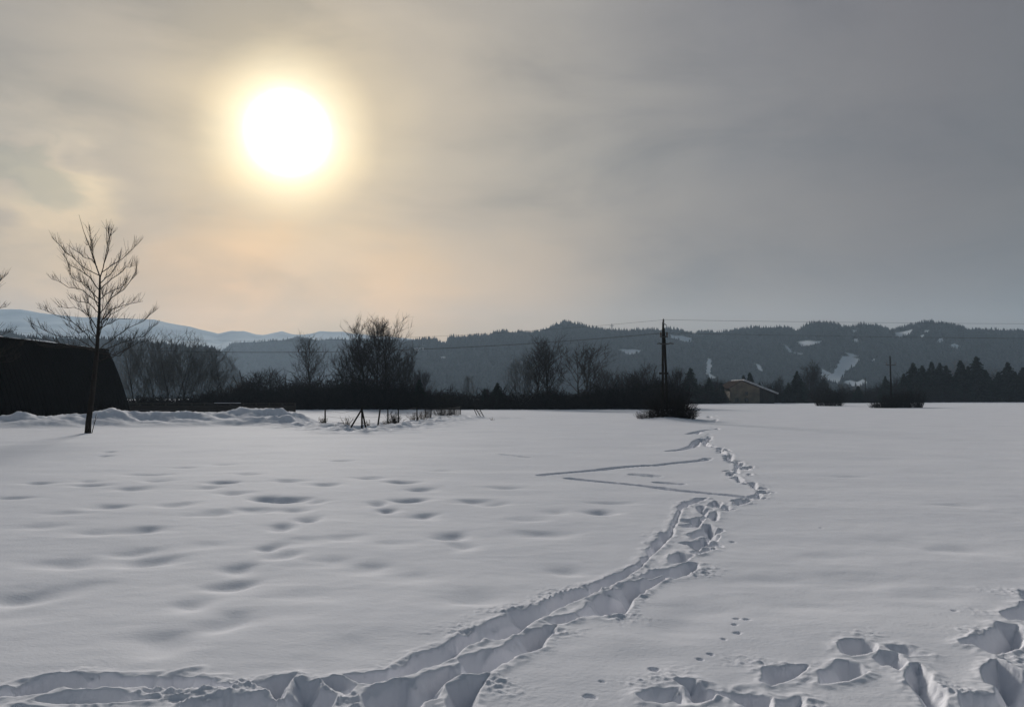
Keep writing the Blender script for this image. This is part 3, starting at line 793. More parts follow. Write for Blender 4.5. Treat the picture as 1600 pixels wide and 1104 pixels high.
GC = 'dark conifers beyond the field'
for (i, px, Y, yt, w, lab) in (
    (1, 655, 113, 591, .8, 'small dark conifer among the bushes at the foot of the poplars'),
    (1, 777, 112, 597, 1.05, 'small dark conifer standing alone left of the middle tree group'),
    (2, 757, 113, 606, 1.1, 'lowest dark conifer tip, left neighbour of the lone small conifer'),
    (1, 1079, 200, 574, 1.0, 'broad dark conifer right of the pole bush'),
    (0, 1108, 206, 589, 1.15, 'middle sized conifer between the broad conifer and the old house'),
    (2, 1127, 212, 596, 1.3, 'narrow conifer close to the left gable of the old house'),
    (0, 1094, 208, 600, 1.2, 'short conifer filling the gap beside the broad conifer'),
    (2, 1162, 226, 585, 1.1, 'left one of the two conifer tips above the house roof'),
    (0, 1172, 229, 581, 1.0, 'right and higher one of the conifer tips above the house roof'),
    (1, 1187, 231, 597, 1.0, 'low conifer above the snowy slope of the house roof'),
    (1, 1246, 226, 579, .95, 'dark conifer in front of the large round bare tree'),
    (0, 1341, 236, 602, 1.4, 'tiny conifer below the big snowy clearing'),
    (1, 1384, 236, 587, .85, 'conifer tip just left of the pole with one crossarm'),
    (1, 1428, 262, 566, .95, 'broad blunt conifer right of the pole with one crossarm'),
    (0, 1442, 266, 570, 1.0, 'conifer leaning against the broad blunt one'),
    (2, 1457, 270, 564, 1.1, 'slim conifer at the left end of the dense conifer row'),
    (0, 1470, 268, 566, .95, 'conifer right next to the slim one in the dense row'),
    (0, 1502, 268, 562, 1.0, 'conifer just right of the tall grey bare tree'),
    (1, 1527, 264, 556, .95, 'tallest broad conifer of the dense row'),
    (1, 1413, 258, 583, .9, 'small conifer at the left foot of the broad blunt conifer'),
    (1, 1480, 276, 570, .9, 'blunt conifer filling the dense row behind the slim one'),
    (1, 1514, 275, 571, .9, 'conifer wedged against the left skirt of the tallest broad conifer'),
    (0, 1541, 272, 577, 1.1, 'low conifer at the right skirt of the tallest broad conifer'),
    (1, 1588, 262, 580, .9, 'stubby conifer in front of the large right edge conifer'),
    (1, 1139, 216, 603, 1.0, 'stubby dark conifer against the left wall of the old house'),
    (1, 1232, 222, 597, 1.0, 'low dark conifer right beside the lean-to of the old house'),
    (1, 1576, 268, 565, .95, 'large conifer near the right edge of the picture'),
    (2, 1561, 276, 580, 1.4, 'smaller conifer behind the left skirt of the large right edge conifer'),
    (0, 1600, 270, 573, 1.2, 'conifer cut by the right edge of the picture')):
    place(conif[i], px, Y, yt, lab, 'conifer', GC, wide=w)

# the young tree in the field, limbs traced, twigs grown
def young_tree():
    rnd = random.Random(5)
    root = empty('young_tree', (0, 0, 0))
    k = 37.8 / F / cp / 2.76
    def P(u, v, y=0.0): return Vector(((u - 378) * k, y, (1010 - v) * k))
    t, c = MB(), MB()
    t.tube([P(378, 1030), P(380, 960), P(395, 820), P(408, 650), P(413, 480), P(412, 330)], [.155, .128, .112, .09, .062, .04], 10)
    t.tube([P(412, 330), P(385, 260), P(360, 190), P(335, 130), P(312, 55)], [.034, .027, .020, .013, .005], 6)
    t.tube([P(412, 335), P(425, 290), P(440, 200), P(434, 130), P(432, 75)], [.032, .024, .018, .012, .005], 6)
    limbs = [
     [(420,645),(475,600),(530,555),(600,520),(655,465)],[(425,655),(520,620),(620,590),(690,540)],[(415,490),(470,430),(540,390),(600,330),(612,290)],
     [(415,385),(470,340),(540,290),(575,285)],[(420,310),(470,260),(510,210),(530,170)],[(414,430),(470,400),(545,380),(575,350)],[(412,580),(445,500),(480,440),(505,410)],
     [(411,610),(440,540),(490,500),(580,460)],[(412,660),(480,670),(560,620),(640,590)],[(412,640),(360,580),(310,530),(240,500),(165,470)],[(410,655),(330,600),(250,590),(160,540)],
     [(413,490),(350,440),(290,430),(230,410)],[(413,450),(350,390),(300,380),(240,350)],[(413,430),(360,390),(310,350),(240,320),(205,260)],[(412,390),(360,330),(310,300),(250,270),(210,220)],
     [(411,325),(350,290),(290,230),(240,170)],[(400,300),(370,250),(330,240),(270,200)],[(409,650),(340,640),(250,620),(180,600),(120,545)],[(411,610),(370,540),(340,480),(325,430)],
     [(411,565),(380,500),(330,470),(270,470)],[(405,310),(390,240),(392,180),(396,140)],[(425,290),(455,240),(480,190),(500,140)],[(372,215),(345,185),(320,180)],[(440,200),(460,150),(470,120)],
     [(411,540),(450,470),(520,440),(560,425)],[(411,700),(470,680),(530,680),(590,640)],[(413,520),(440,450),(455,390)],[(411,600),(350,560),(290,570),(215,530)],[(413,470),(385,400),(360,370),(330,330)],[(412,360),(440,320),(455,270),(460,230)],
     [(409,640),(300,640),(215,640),(170,610)],[(410,560),(455,540),(520,520),(580,520)]]
    for q, lb in enumerate(limbs):
        n = len(lb); amp = rnd.uniform(-1.1, 1.1)
        pts = [P(u, v, amp * (i / (n - 1)) * (1.2 if n > 3 else .7)) for i, (u, v) in enumerate(lb)]
        # refine
        fine = []
        for i in range(n - 1):
            for s_ in range(3):
                w = Vector((rnd.gauss(0, .02), rnd.gauss(0, .02), rnd.gauss(0, .02))) if (i + s_) else Vector()
                fine.append(pts[i].lerp(pts[i + 1], s_ / 3) + w)
        fine.append(pts[-1])
        m = len(fine); r0 = .022 if n > 4 else (.019 if n > 3 else .013)
        c.tube(fine, [r0 * (1 - i / (m + 1)) + .005 for i in range(m)], 5, False)
        L = sum((fine[i + 1] - fine[i]).length for i in range(m - 1))
        for s_ in range(int(L / .085)):
            f = rnd.uniform(.12, 1) * (m - 1); i = min(m - 2, int(f)); p = fine[i].lerp(fine[i + 1], f - i)
            d = (fine[i + 1] - fine[i]).normalized()
            sd = Vector((rnd.gauss(0, .8), rnd.gauss(0, .8), rnd.uniform(0, 1.1)))
            tp = bend(rnd, p, d * .75 + Vector((0, 0, .35)) + sd * .5, rnd.uniform(.35, 1.05) * (1.1 - .55 * f / (m - 1)), 3, .10, .05)
            c.tube(tp, [.0075, .0065, .0055, .004], 3, False)
            if rnd.random() < .5:
                p2 = tp[1]; tq = bend(rnd, p2, (tp[2] - tp[1]).normalized() + Vector((rnd.gauss(0, .6), rnd.gauss(0, .6), .3)), rnd.uniform(.15, .4), 2, .1, .08)
                c.tube(tq, [.006, .005, .003], 3, False)
    t.build('trunk', M['bark'], root, True)
    c.build('crown', M['twig'], root)
    sk = MB()
    sk.tube([P(385, 1015, .2), P(400, 960, .15), P(408, 925, .1)], [.02, .016, .01], 5)
    for dz in (0, 1): sk.tube([P(396, 970, .15), P(392 + dz * 20, 945 - 10 * dz, .2)], [.01, .004], 4)
    sk.build('shoot', M['twig'], root)
    return root
yt = young_tree()
g0 = ground(137, 676)
yt.location = (g0.x, g0.y, gz(g0.x, g0.y) - .02)
tag(yt, 'tall young bare tree in the snow before the dark barn', 'tree')
yt2 = copy_tree(yt)
p = at(-48, 660, 38.5)
yt2.location = (p.x, p.y, gz(p.x, p.y) - .1); yt2.rotation_euler = (0, 0, 3.3); yt2.scale = (.8, .8, .86)
tag(yt2, 'bare tree cut by the left edge, only its twig tips showing', 'tree')

# ------------------------------------------------------------------ undergrowth
bushes = []
for i, (H, W, n) in enumerate(((3.2, 5.0, 85), (2.7, 5.5, 80), (3.8, 4.6, 85))):
    m = bush_mb(200 + i, H, W, n, .034, 5)
    b = m.build('bush', M['brush']); b['h'] = H
    bushes.append(b)
bush_used = [False] * 3
def put_bush(i, x, y, sx, sz, label, group=None, cat='bush'):
    if bush_used[i]: o = bushes[i].copy(); COL.objects.link(o)
    else: o = bushes[i]; bush_used[i] = True
    o.location = (x, y, gz(x, y) - .15 * sz); o.rotation_euler = (0, 0, random.uniform(0, 6.28)); o.scale = (sx, sx, sz)
    for k in ('label', 'category', 'group'):
        if k in o: del o[k]
    tag(o, label, cat, group)
    return o

GB = 'dark leafless bushes along the far edge of the field'
LB = 'dark leafless bush in the hedge belt along the far edge of the field'
px = 195
k = 0
while px < 1055:
    Y = 109 + random.uniform(-1.0, 2.5)
    x = (px - 800) / F / cp * Y
    # belt height: rises to the poplars, falls off to the lone conifer
    hh = np.interp(px, [195, 330, 345, 480, 560, 640, 690, 790, 900, 1000, 1055], [2.6, 2.6, 4.0, 5.0, 5.2, 4.4, 3.0, 2.9, 3.2, 4.4, 4.6])
    i = k % 3
    put_bush(i, x, Y, random.uniform(.8, 1.05), hh / bushes[i]['h'] * random.uniform(.82, 1.12), LB, GB)
    px += random.uniform(17, 27); k += 1
px = 1062
GB2 = 'distant dark bushes beyond the right part of the field'
LB2 = 'distant dark bush in the low belt right of the pole beyond the field'
while px < 1640:
    Y = np.interp(px, [1062, 1140, 1220, 1300, 1400, 1600], [196, 214, 226, 234, 240, 284]) + random.uniform(-1, 5)
    if 1140 < px < 1217: Y = 234
    x = (px - 800) / F / cp * Y
    hh = np.interp(px, [1062, 1130, 1200, 1270, 1310, 1370, 1430, 1640], [5.5, 4.5, 4.0, 4.5, 3.6, 5.0, 6.0, 6.0])
    i = k % 3
    put_bush(i, x, Y, random.uniform(1.1, 1.6), hh / bushes[i]['h'] * random.uniform(.75, 1.15), LB2, GB2)
    px += random.uniform(12, 20); k += 1
for (px, Y, top, sx, lab) in (
    (1295, 152, 597, .62, 'dark bush standing forward on the open snow right of the house'),
    (1400, 127, 607, .55, 'dark bush at the foot of the pole with one crossarm'),
    (1381, 125, 617, .5, 'low spreading twig bush left of the pole with one crossarm'),
    (1419, 130, 600, .6, 'taller dark bush right of the pole with one crossarm')):
    p = at(px, 620, Y); hb_ = at(px, top, Y).z
    ob = bush_mb(int(px), hb_, sx * 7, 200, .028, 6, .5, .5).build('bush', M['brush']); ob.location = (p.x, p.y, gz(p.x, p.y) - .1)
    tag(ob, lab, 'bush')

def thicket(name, spots, label, seed):
    rnd = random.Random(seed); m = MB()
    for (x, y, h) in spots:
        for s_ in range(4):
            a = rnd.uniform(-1.2, 1.2), rnd.uniform(-1.2, 1.2)
            p = Vector((x + a[0], y + a[1], -.3))
            pts = bend(rnd, p, Vector((rnd.gauss(0, .28), rnd.gauss(0, .28), 1)), h * rnd.uniform(.7, 1.1), 3, .02, .12)
            r = rnd.uniform(.05, .09)
            m.tube(pts, [r, r * .9, r * .6, r * .25], 3, False)
            for q in range(6):
                g = rnd.uniform(.3, 3); i = min(2, int(g)); pp = pts[i].lerp(pts[i + 1], g - i)
                tp = bend(rnd, pp, Vector((rnd.gauss(0, 1), rnd.gauss(0, 1), rnd.uniform(0, 1))), h * rnd.uniform(.15, .4), 2, .1, .15)
                m.tube(tp, [r * .7, r * .5, r * .2], 3, False)
    o = m.build(name, M['brush'])
    tag(o, label, 'undergrowth', kind='stuff')
    return o
rnd = random.Random(9)
sp1 = []
for i in range(1500):
    px = rnd.uniform(150, 1062); Y = rnd.uniform(112, 124)
    hh = np.interp(px, [150, 320, 345, 480, 560, 640, 690, 790, 900, 1000, 1055], [1.9, 2.2, 4.0, 4.8, 5.0, 4.2, 2.9, 2.8, 3.2, 4.4, 4.6])
    sp1.append(((px - 800) / F / cp * Y, Y, hh * rnd.uniform(.55, 1.0) * (1 + .32 * math.sin(px / 7.5) * math.sin(px / 19))))
thicket('thicket_undergrowth', sp1, 'dense dark leafless thicket beneath the bare trees', 3)
sp2 = []
for i in range(1300):
    px = rnd.uniform(1040, 1720); Y = np.interp(px, [1040, 1140, 1217, 1300, 1600, 1720], [200, 232, 234, 240, 290, 300]) + rnd.uniform(0, 14)
    hh = np.interp(px, [1040, 1130, 1200, 1270, 1310, 1370, 1430, 1720], [6.5, 6.5, 5.5, 6.5, 4.2, 6.5, 9, 9])
    sp2.append(((px - 800) / F / cp * Y, Y, hh * rnd.uniform(.55, 1.0) * (1 + .3 * math.sin(px / 9) * math.sin(px / 23))))
thicket('thicket_undergrowth', sp2, 'distant dark thicket below the conifers beyond the field', 4)

# bush at the foot of the tall pole
pb = ground(1040, 656)
m = bush_mb(301, 2.25, 3.5, 330, .014, 7)
ob = m.build('pole_bush', M['brush']); ob.location = (pb.x + .25, pb.y - .5, gz(pb.x, pb.y) - .1); ob.scale = (1.05, .9, 1.08)
tag(ob, 'dense dark bush wrapped round the foot of the tall wooden pole', 'bush')
m = bush_mb(302, .95, 1.6, 110, .011, 6)
ob = m.build('low_twig_bush', M['brush']); p = at(1014, 655, 57); ob.location = (p.x, p.y, gz(p.x, p.y)); ob.scale = (1.25, 1, 1)
tag(ob, 'low spreading twigs on the left of the dense pole bush', 'bush')
m = bush_mb(303, 1.5, 1.5, 120, .012, 6)
ob = m.build('low_twig_bush', M['brush']); p = at(1072, 657, 56.4); ob.location = (p.x, p.y, gz(p.x, p.y))
tag(ob, 'upright twigs on the right of the dense pole bush', 'bush')

# ------------------------------------------------------------------ utility poles and wires
def pole_main():
    Y = 57.0; k = Y / F / cp
    root = empty('utility_pole', (0, 0, 0))
    b = at(1038, 657, Y); root.location = (b.x, b.y, gz(b.x, b.y) - .1)
    zt = at(1038, 503, Y).z - root.location.z
    def X(px): return (px - 1038) * k
    def Z(py): return at(1038, py, Y).z - root.location.z
    def leg(pts, r):
        m = MB(); m.tube(pts, r, 10); return m.build('leg', M['pole_wood'], root, True)
    leg([(X(1034), -.3, -.2), (X(1035.3), -.2, Z(605)), (X(1036.5), -.08, Z(543)), (X(1037.8), -.02, zt)], [.10, .095, .085, .075])
    leg([(X(1046), .5, -.2), (X(1043.4), .35, Z(605)), (X(1040.8), .16, Z(543)), (X(1038.9), .08, Z(512))], [.10, .095, .085, .07])
    m = MB(); m.box((X(1038), .12, Z(583)), (.62, .14, .14)); m.build('brace', M['pole_wood'], root)
    m = MB(); m.box((X(1038), -.14, Z(526)), (.58, .09, .09)); m.build('crossarm', M['metal'], root)
    m = MB(); m.tube([(X(1027), -.2, Z(537.3)), (X(1031), -.2, Z(536.4)), (X(1034), -.2, Z(537.4)), (X(1044), -.2, Z(537.4)), (X(1048), -.2, Z(536.2)), (X(1053), -.2, Z(537.3))], [.035, .05, .05, .05, .05, .03], 6)
    m.build('crossarm', M['metal'], root)
    def ins(px, py):
        m = MB()
        m.tube([(X(px), -.14, Z(py) - .18), (X(px), -.14, Z(py) - .02)], [.018, .018], 6)
        z = Z(py)
        m.tube([(X(px), -.14, z - .06), (X(px), -.14, z), (X(px), -.14, z + .06), (X(px), -.14, z + .12), (X(px), -.14, z + .2)], [.05, .075, .06, .075, .03], 10)
        return m.build('insulator', M['insulator'], root, True)
    ins(1033.2, 523); ins(1043, 523); ins(1037.6, 502.5)
    m = MB(); m.tube([(X(1038), -.1, Z(506)), (X(1041), -.12, Z(507)), (X(1043), -.12, Z(509))], [.03, .03, .02], 6); m.build('bracket', M['metal'], root)
    tag(root, 'tall dark wooden power pole on two spread legs rising from a bush', 'power pole')
    return root
pole_main()

def wire(name, pts, r, label):
    m = MB(); m.tube(pts, [r] * len(pts), 5)
    tag(m.build(name, M['metal']), label, 'power line', 'wires strung on the tall wooden pole')
def span(a, b, sag, n=40):
    a, b = Vector(a), Vector(b)
    return [a.lerp(b, i / n) - Vector((0, 0, sag * 4 * (i / n) * (1 - i / n))) for i in range(n + 1)]
for (pxa, pya, dz, dy, lab1, lab2) in ((1033.2, 520, 0, 0, 'left going power wire on the left insulator of the tall pole', 'right going power wire on the left insulator of the tall pole'),
                            (1043, 520, 0, .9, 'left going power wire on the right insulator of the tall pole', 'right going power wire on the right insulator of the tall pole'),
                            (1037.6, 499.5, 1.0, .5, 'topmost power wire running left from the pole tip', 'topmost power wire running right from the pole tip across the sky')):
    a = at(pxa, pya, 56.9)
    end = Vector((-61, 73 + dy * 2, 8.3 + dz))
    pts = []
    for i in range(41):
        s_ = .9 * i / 40
        z = a.z + (-6.22 * s_ + 9.46 * s_ * s_)
        pts.append(Vector((a.x - 80 * s_, a.y + 18 * s_ + dy * s_, z)))
    wire('power_wire', pts, .010 if dz == 0 else .007, lab1)
    b = Vector((96, 63 + dy, at(1600, 501, 63).z + .15 - (1.15 if dz == 0 else 0)))
    wire('power_wire', span(a, b, .35 if dz else .45), .008 if dz else .006, lab2)

def pole_small(px, ytop, ybase, Y, arm, label):
    k = Y / F / cp
    root = empty('utility_pole', (0, 0, 0))
    b = at(px, ybase, Y); root.location = (b.x, b.y, gz(b.x, b.y))
    H = at(px, ytop, Y).z - root.location.z
    m = MB(); m.tube([(0, 0, -.3), (0, 0, H * .5), (-.04, 0, H)], [.15, .13, .09] if arm else [.13, .12, .1], 8); m.build('post', M['pole_wood'], root, True)
    if arm:
        za = at(px, 570, Y).z - root.location.z
        m = MB(); m.tube([(-7.5 * k, -.15, za), (7.5 * k, -.15, za)], [.06, .06], 6); m.build('crossarm', M['metal'], root)
        for s_ in (-7, 7):
            m = MB(); m.tube([(s_ * k, -.15, za), (s_ * k, -.15, za + .16), (s_ * k, -.15, za + .24), (s_ * k, -.15, za + .36)], [.03, .03, .07, .03], 6)
            m.build('insulator', M['insulator'], root)
    tag(root, label, 'power pole')
pole_small(1393, 556, 636, 128, True, 'slim power pole with one crossarm right of the house')
pole_small(1353, 590, 629, 236, False, 'thin short post below the hill between house and crossarm pole')

# lattice mast on the ridge
def mast():
    Y = 1235
    root = empty('lattice_mast', (0, 0, 0))
    b = at(956, 517, Y); t = at(956, 506, Y)
    root.location = (b.x, b.y, b.z - 2); H = t.z - b.z + 2
    m = MB()
    for sx, sy in ((-1, -1), (1, -1), (1, 1), (-1, 1)):
        m.tube([(sx * 1.5, sy * 1.5, 0), (sx * .3, sy * .3, H)], [.22, .18], 4)
    for i in range(6):
        z0, z1 = H * i / 6, H * (i + 1) / 6; w0, w1 = 1.5 - 1.2 * i / 6, 1.5 - 1.2 * (i + 1) / 6
        for sy in (-1, 1):
            m.tube([(-w0, sy * w0, z0), (w1, sy * w1, z1)], [.12, .12], 3)
    m.build('tower', M['metal'], root)
    for f, w in ((.78, 3.4), (.93, 2.4)):
        a = MB(); a.tube([(-w, 0, H * f), (w, 0, H * f)], [.25, .25], 4); a.build('crossarm', M['metal'], root)
    tag(root, 'tiny lattice power mast on the skyline of the wooded hill', 'power mast')
mast()

# ------------------------------------------------------------------ barn on the left
def barn():
    root = empty('barn', (-41, 62, 0))
    y0, y1 = 30 - 62, 81.2 - 62
    o = -41
    # cross-section of the near side: battered, slightly bowed boards
    sec = [(-38.75, -.3), (-39.05, 1.0), (-39.5, 2.4), (-40.05, 3.9), (-40.65, 5.3), (-41.2, 6.32)]
    sec = [(x - o, z) for x, z in sec]
    W = 16.0
    m = MB()
    a = [(x, y0, z) for x, z in sec] + [(-W, y0, 6.5), (-W, y0, -.3)]
    b = [(x, y1, z) for x, z in sec] + [(-W, y1, 6.5), (-W, y1, -.3)]
    m.prism(a, b)
    m.build('wall', M['barn_wood'], root)
    # vertical battens on the side
    bt = MB(); y = y0 + .4; rnd = random.Random(2)
    while y < y1 - .1:
        w = .06
        pa = [(x + .012, y, z) for x, z in sec] ; pa2 = [(x + .05, y, z + .02) for x, z in sec]
        pb = [(x + .012, y + w, z) for x, z in sec]; pb2 = [(x + .05, y + w, z + .02) for x, z in sec]
        for i in range(len(sec) - 1):
            bt.face((pa2[i], pb2[i], pb2[i + 1], pa2[i + 1]))
            bt.face((pa[i], pa2[i], pa2[i + 1], pa[i + 1])); bt.face((pb2[i], pb[i], pb[i + 1], pb2[i + 1]))
        y += rnd.uniform(.55, .62)
    bt.build('batten', M['barn_wood'], root)
    r = MB(); r.box((-.28 - W / 2 + .1, (y0 + y1) / 2, 6.47), (W - .1, y1 - y0 + .5, .2)); r.build('roof', M['barn_wood'], root)
    s = MB()
    n = 60
    for i in range(n):
        ya = y0 + (y1 - y0) * i / n; yb = y0 + (y1 - y0) * (i + 1) / n
        h0 = .07 + .05 * math.sin(i * .7) + .03 * math.sin(i * 2.1); h1 = .07 + .05 * math.sin((i + 1) * .7) + .03 * math.sin((i + 1) * 2.1)
        if ya > 12: h0 *= .3; h1 *= .3
        s.face(((-.34, ya, 6.575), (-.34, yb, 6.575), (-.5, yb, 6.58 + h1), (-.5, ya, 6.58 + h0)))
        s.face(((-.5, ya, 6.58 + h0), (-.5, yb, 6.58 + h1), (-W, yb, 6.7 + h1), (-W, ya, 6.7 + h0)))
    s.build('roof_snow', M['roof_snow'], root, True)
    tag(root, 'long black boarded barn with bowed side wall on the left', 'barn')
barn()

# low board fence between barn and thicket
def board_fence():
    Y = 88.0
    x0 = at(196, 640, Y).x; x1 = at(462, 640, Y).x
    root = empty('board_fence', ((x0 + x1) / 2, Y, 0))
    hw = (x1 - x0) / 2
    zt = at(300, 631, Y).z
    gap0, gap1 = at(335, 630, Y).x - root.location.x, at(376, 630, Y).x - root.location.x
    m = MB(); m.box((0, 0, .62 * zt / 1 - .05), (2 * hw, .06, zt * .52)); m.build('board_panel', M['board'], root)
    m = MB(); m.box((0, 0, .17), (2 * hw, .05, .22)); m.build('board_panel', M['board'], root)
    m = MB(); m.box((0, -.02, zt + .06), (2 * hw, .08, .09)); m.build('rail', M['board'], root)
    n = 14
    for i in range(n):
        x = -hw + .1 + (2 * hw - .2) * i / (n - 1)
        m = MB(); m.box((x, .08, zt / 2), (.11, .1, zt + .25)); m.build('post', M['board'], root)
    m = MB(); m.box(((gap0 + gap1) / 2, -.02, zt + .12), (gap1 - gap0, .10, .035)); m.build('rail_snow', M['roof_snow'], root)
    tag(root, 'low dark board fence between the barn and the thicket', 'fence')
board_fence()

# ------------------------------------------------------------------ wire fence
def wire_fence():
    o0 = ground(566, 672)
    root = empty('wire_fence', (o0.x, o0.y, 0))
    defs = [(508,645,667,44,'post',0), (565.5,640,675,39.5,'post',0), (591,644,672,42,'post',3), (606,643,669,43.5,'post',0), (622.5,642,666,46,'post',0), (651.5,641,662,50.5,'post',0), (664,641,655.5,58,'post',.3), (673,640,657,57,'post',1.2), (710,639,651,68,'post',-.4), (719.5,639.5,647,78,'post',0)]
    tops = []
    for (px, yt_, yb, Y, nm, lean) in defs:
        b = at(px, yb, Y); t = at(px + lean, yt_, Y)
        b.x -= lean * Y / F * .6
        zb = gz(b.x, b.y)
        ht = max(.85, t.z - b.z)
        m = MB(); r = .042 if px > 600 else .05
        m.tube([Vector((b.x, b.y, zb - .25)) - root.location, Vector((t.x, b.y, zb + ht)) - root.location], [r, r * .8], 7)
        m.build('post', M['pole_wood'], root)
        tops.append((Vector((b.x, b.y, zb)), Vector((t.x, b.y, zb + ht))))
    # diagonal braces of the corner post
    top = tops[1][1] - root.location
    for (px, py, Y) in ((547, 673, 40), (573, 673.5, 40.2)):
        b = at(px, py, Y); b.z = gz(b.x, b.y) - .1
        m = MB(); m.tube([b - root.location, top - Vector((0, 0, .12))], [.045, .04], 6); m.build('brace', M['pole_wood'], root)
    # strands
    for f in (.25, .55, .9):
        m = MB()
        for (a, b) in zip(tops[:-1], tops[1:]):
            p0 = a[0].lerp(a[1], f) - root.location; p1 = b[0].lerp(b[1], f) - root.location
            sag = .35 * f if a is tops[0] else .05
            m.tube([p0, p0.lerp(p1, .5) - Vector((0, 0, sag * .5)), p1], [.006] * 3, 3)
        m.build('wire_strand', M['metal'], root)
    # mesh netting on the far stretch
    m = MB()
    for (a, b) in zip(tops[6:-1], tops[7:]):
        n = 26
        for i in range(n):
            q = i / n
            p0 = a[0].lerp(b[0], q) - root.location; p1 = a[1].lerp(b[1], q) - root.location
            m.tube([p0 - Vector((0, 0, .05)), p1], [.007, .007], 3)
        for i in range(7):
            m.tube([a[0].lerp(a[1], i / 6.5) - root.location, b[0].lerp(b[1], i / 6.5) - root.location], [.006, .006], 3)
    m.build('netting', M['metal'], root)
    tag(root, 'sagging wire fence with leaning wooden posts and a braced corner post', 'fence')
wire_fence()

def weed(px, py, Y, H, W, n, label, name='dry_weed', group='dry plants poking through the snow by the wire fence'):
    rnd = random.Random(int(px)); m = MB()
    for i in range(n):
        a = rnd.random() * 6.28; rr = rnd.random()
        p0 = Vector((math.cos(a) * rr * W * .3, math.sin(a) * rr * W * .3, -.1))
        pts = bend(rnd, p0, Vector((math.cos(a) * rr * .7, math.sin(a) * rr * .7, 1)), H * rnd.uniform(.5, 1.1), 3, -.02, .14)
        m.tube(pts, [.014, .012, .009, .005], 3, False)
        for q in range(3):
            t = pts[rnd.randint(1, 3)]
            m.tube(bend(rnd, t, Vector((rnd.gauss(0, 1), rnd.gauss(0, 1), .5)), H * .25, 2, 0, .2), [.009, .007, .004], 3, False)
    o = m.build(name, M['weed'] if n < 30 else M['brush'])
    b = at(px, py, Y); o.location = (b.x, b.y, gz(b.x, b.y))
    tag(o, label, 'dry plant', group)
weed(503, 663, 45, .45, .8, 22, 'pale dry weed tuft left of the lone left fence post')
weed(531, 668, 42, .35, .3, 8, 'tiny dry stalk between the lone left post and the braced post')
weed(542, 669, 41, .5, .5, 16, 'dry weed left of the braced corner post')
weed(575, 671, 41, .4, .4, 12, 'dry weed at the right foot of the braced corner post')
weed(604, 669, 43.5, .45, .4, 20, 'dry weed at the foot of the fourth fence post')
weed(616, 666, 46, .75, .8, 60, 'darkest thick weed clump left of the fifth fence post')
weed(646, 660, 51, .6, .9, 26, 'wide thin weed tuft left of the post with snow mound')
weed(659, 659, 52, .65, .8, 26, 'upright weed tuft right of the post with snow mound')
weed(690, 648, 74, 1.0, 2.0, 70, 'dark brush clump inside the far netting of the fence')
weed(704, 647, 74, .9, 1.6, 60, 'dark brush clump beside the last dark fence post')
weed(700, 659, 60, .35, .3, 6, 'tiny lone stalk on the snow below the far netting')
weed(769, 658, 58, .4, .4, 5, 'tiny bent twig lying right of the leaning stakes')

def stakes():
    b = at(746, 654, 64)
    root = empty('leaning_stakes', (b.x, b.y, gz(b.x, b.y)))
    k = 64 / F
    for (x0, x1, z1) in ((0, -.38, .75), (.25, -.28, .75), (.5, .05, .7)):
        m = MB(); m.tube([(x0, 0, -.1), (x1, .1, z1)], [.035, .03], 5); m.build('stake', M['pole_wood'], root)
    m = MB()
    for i in range(4): m.tube([(-.3 + .14 * i, .05, .62 - .16 * i), (.02 + .12 * i, .05, .66 - .17 * i)], [.018, .016], 4)
    m.build('slat', M['pole_wood'], root)
    tag(root, 'broken stakes leaning over the snow right of the wire fence', 'stakes')
stakes()

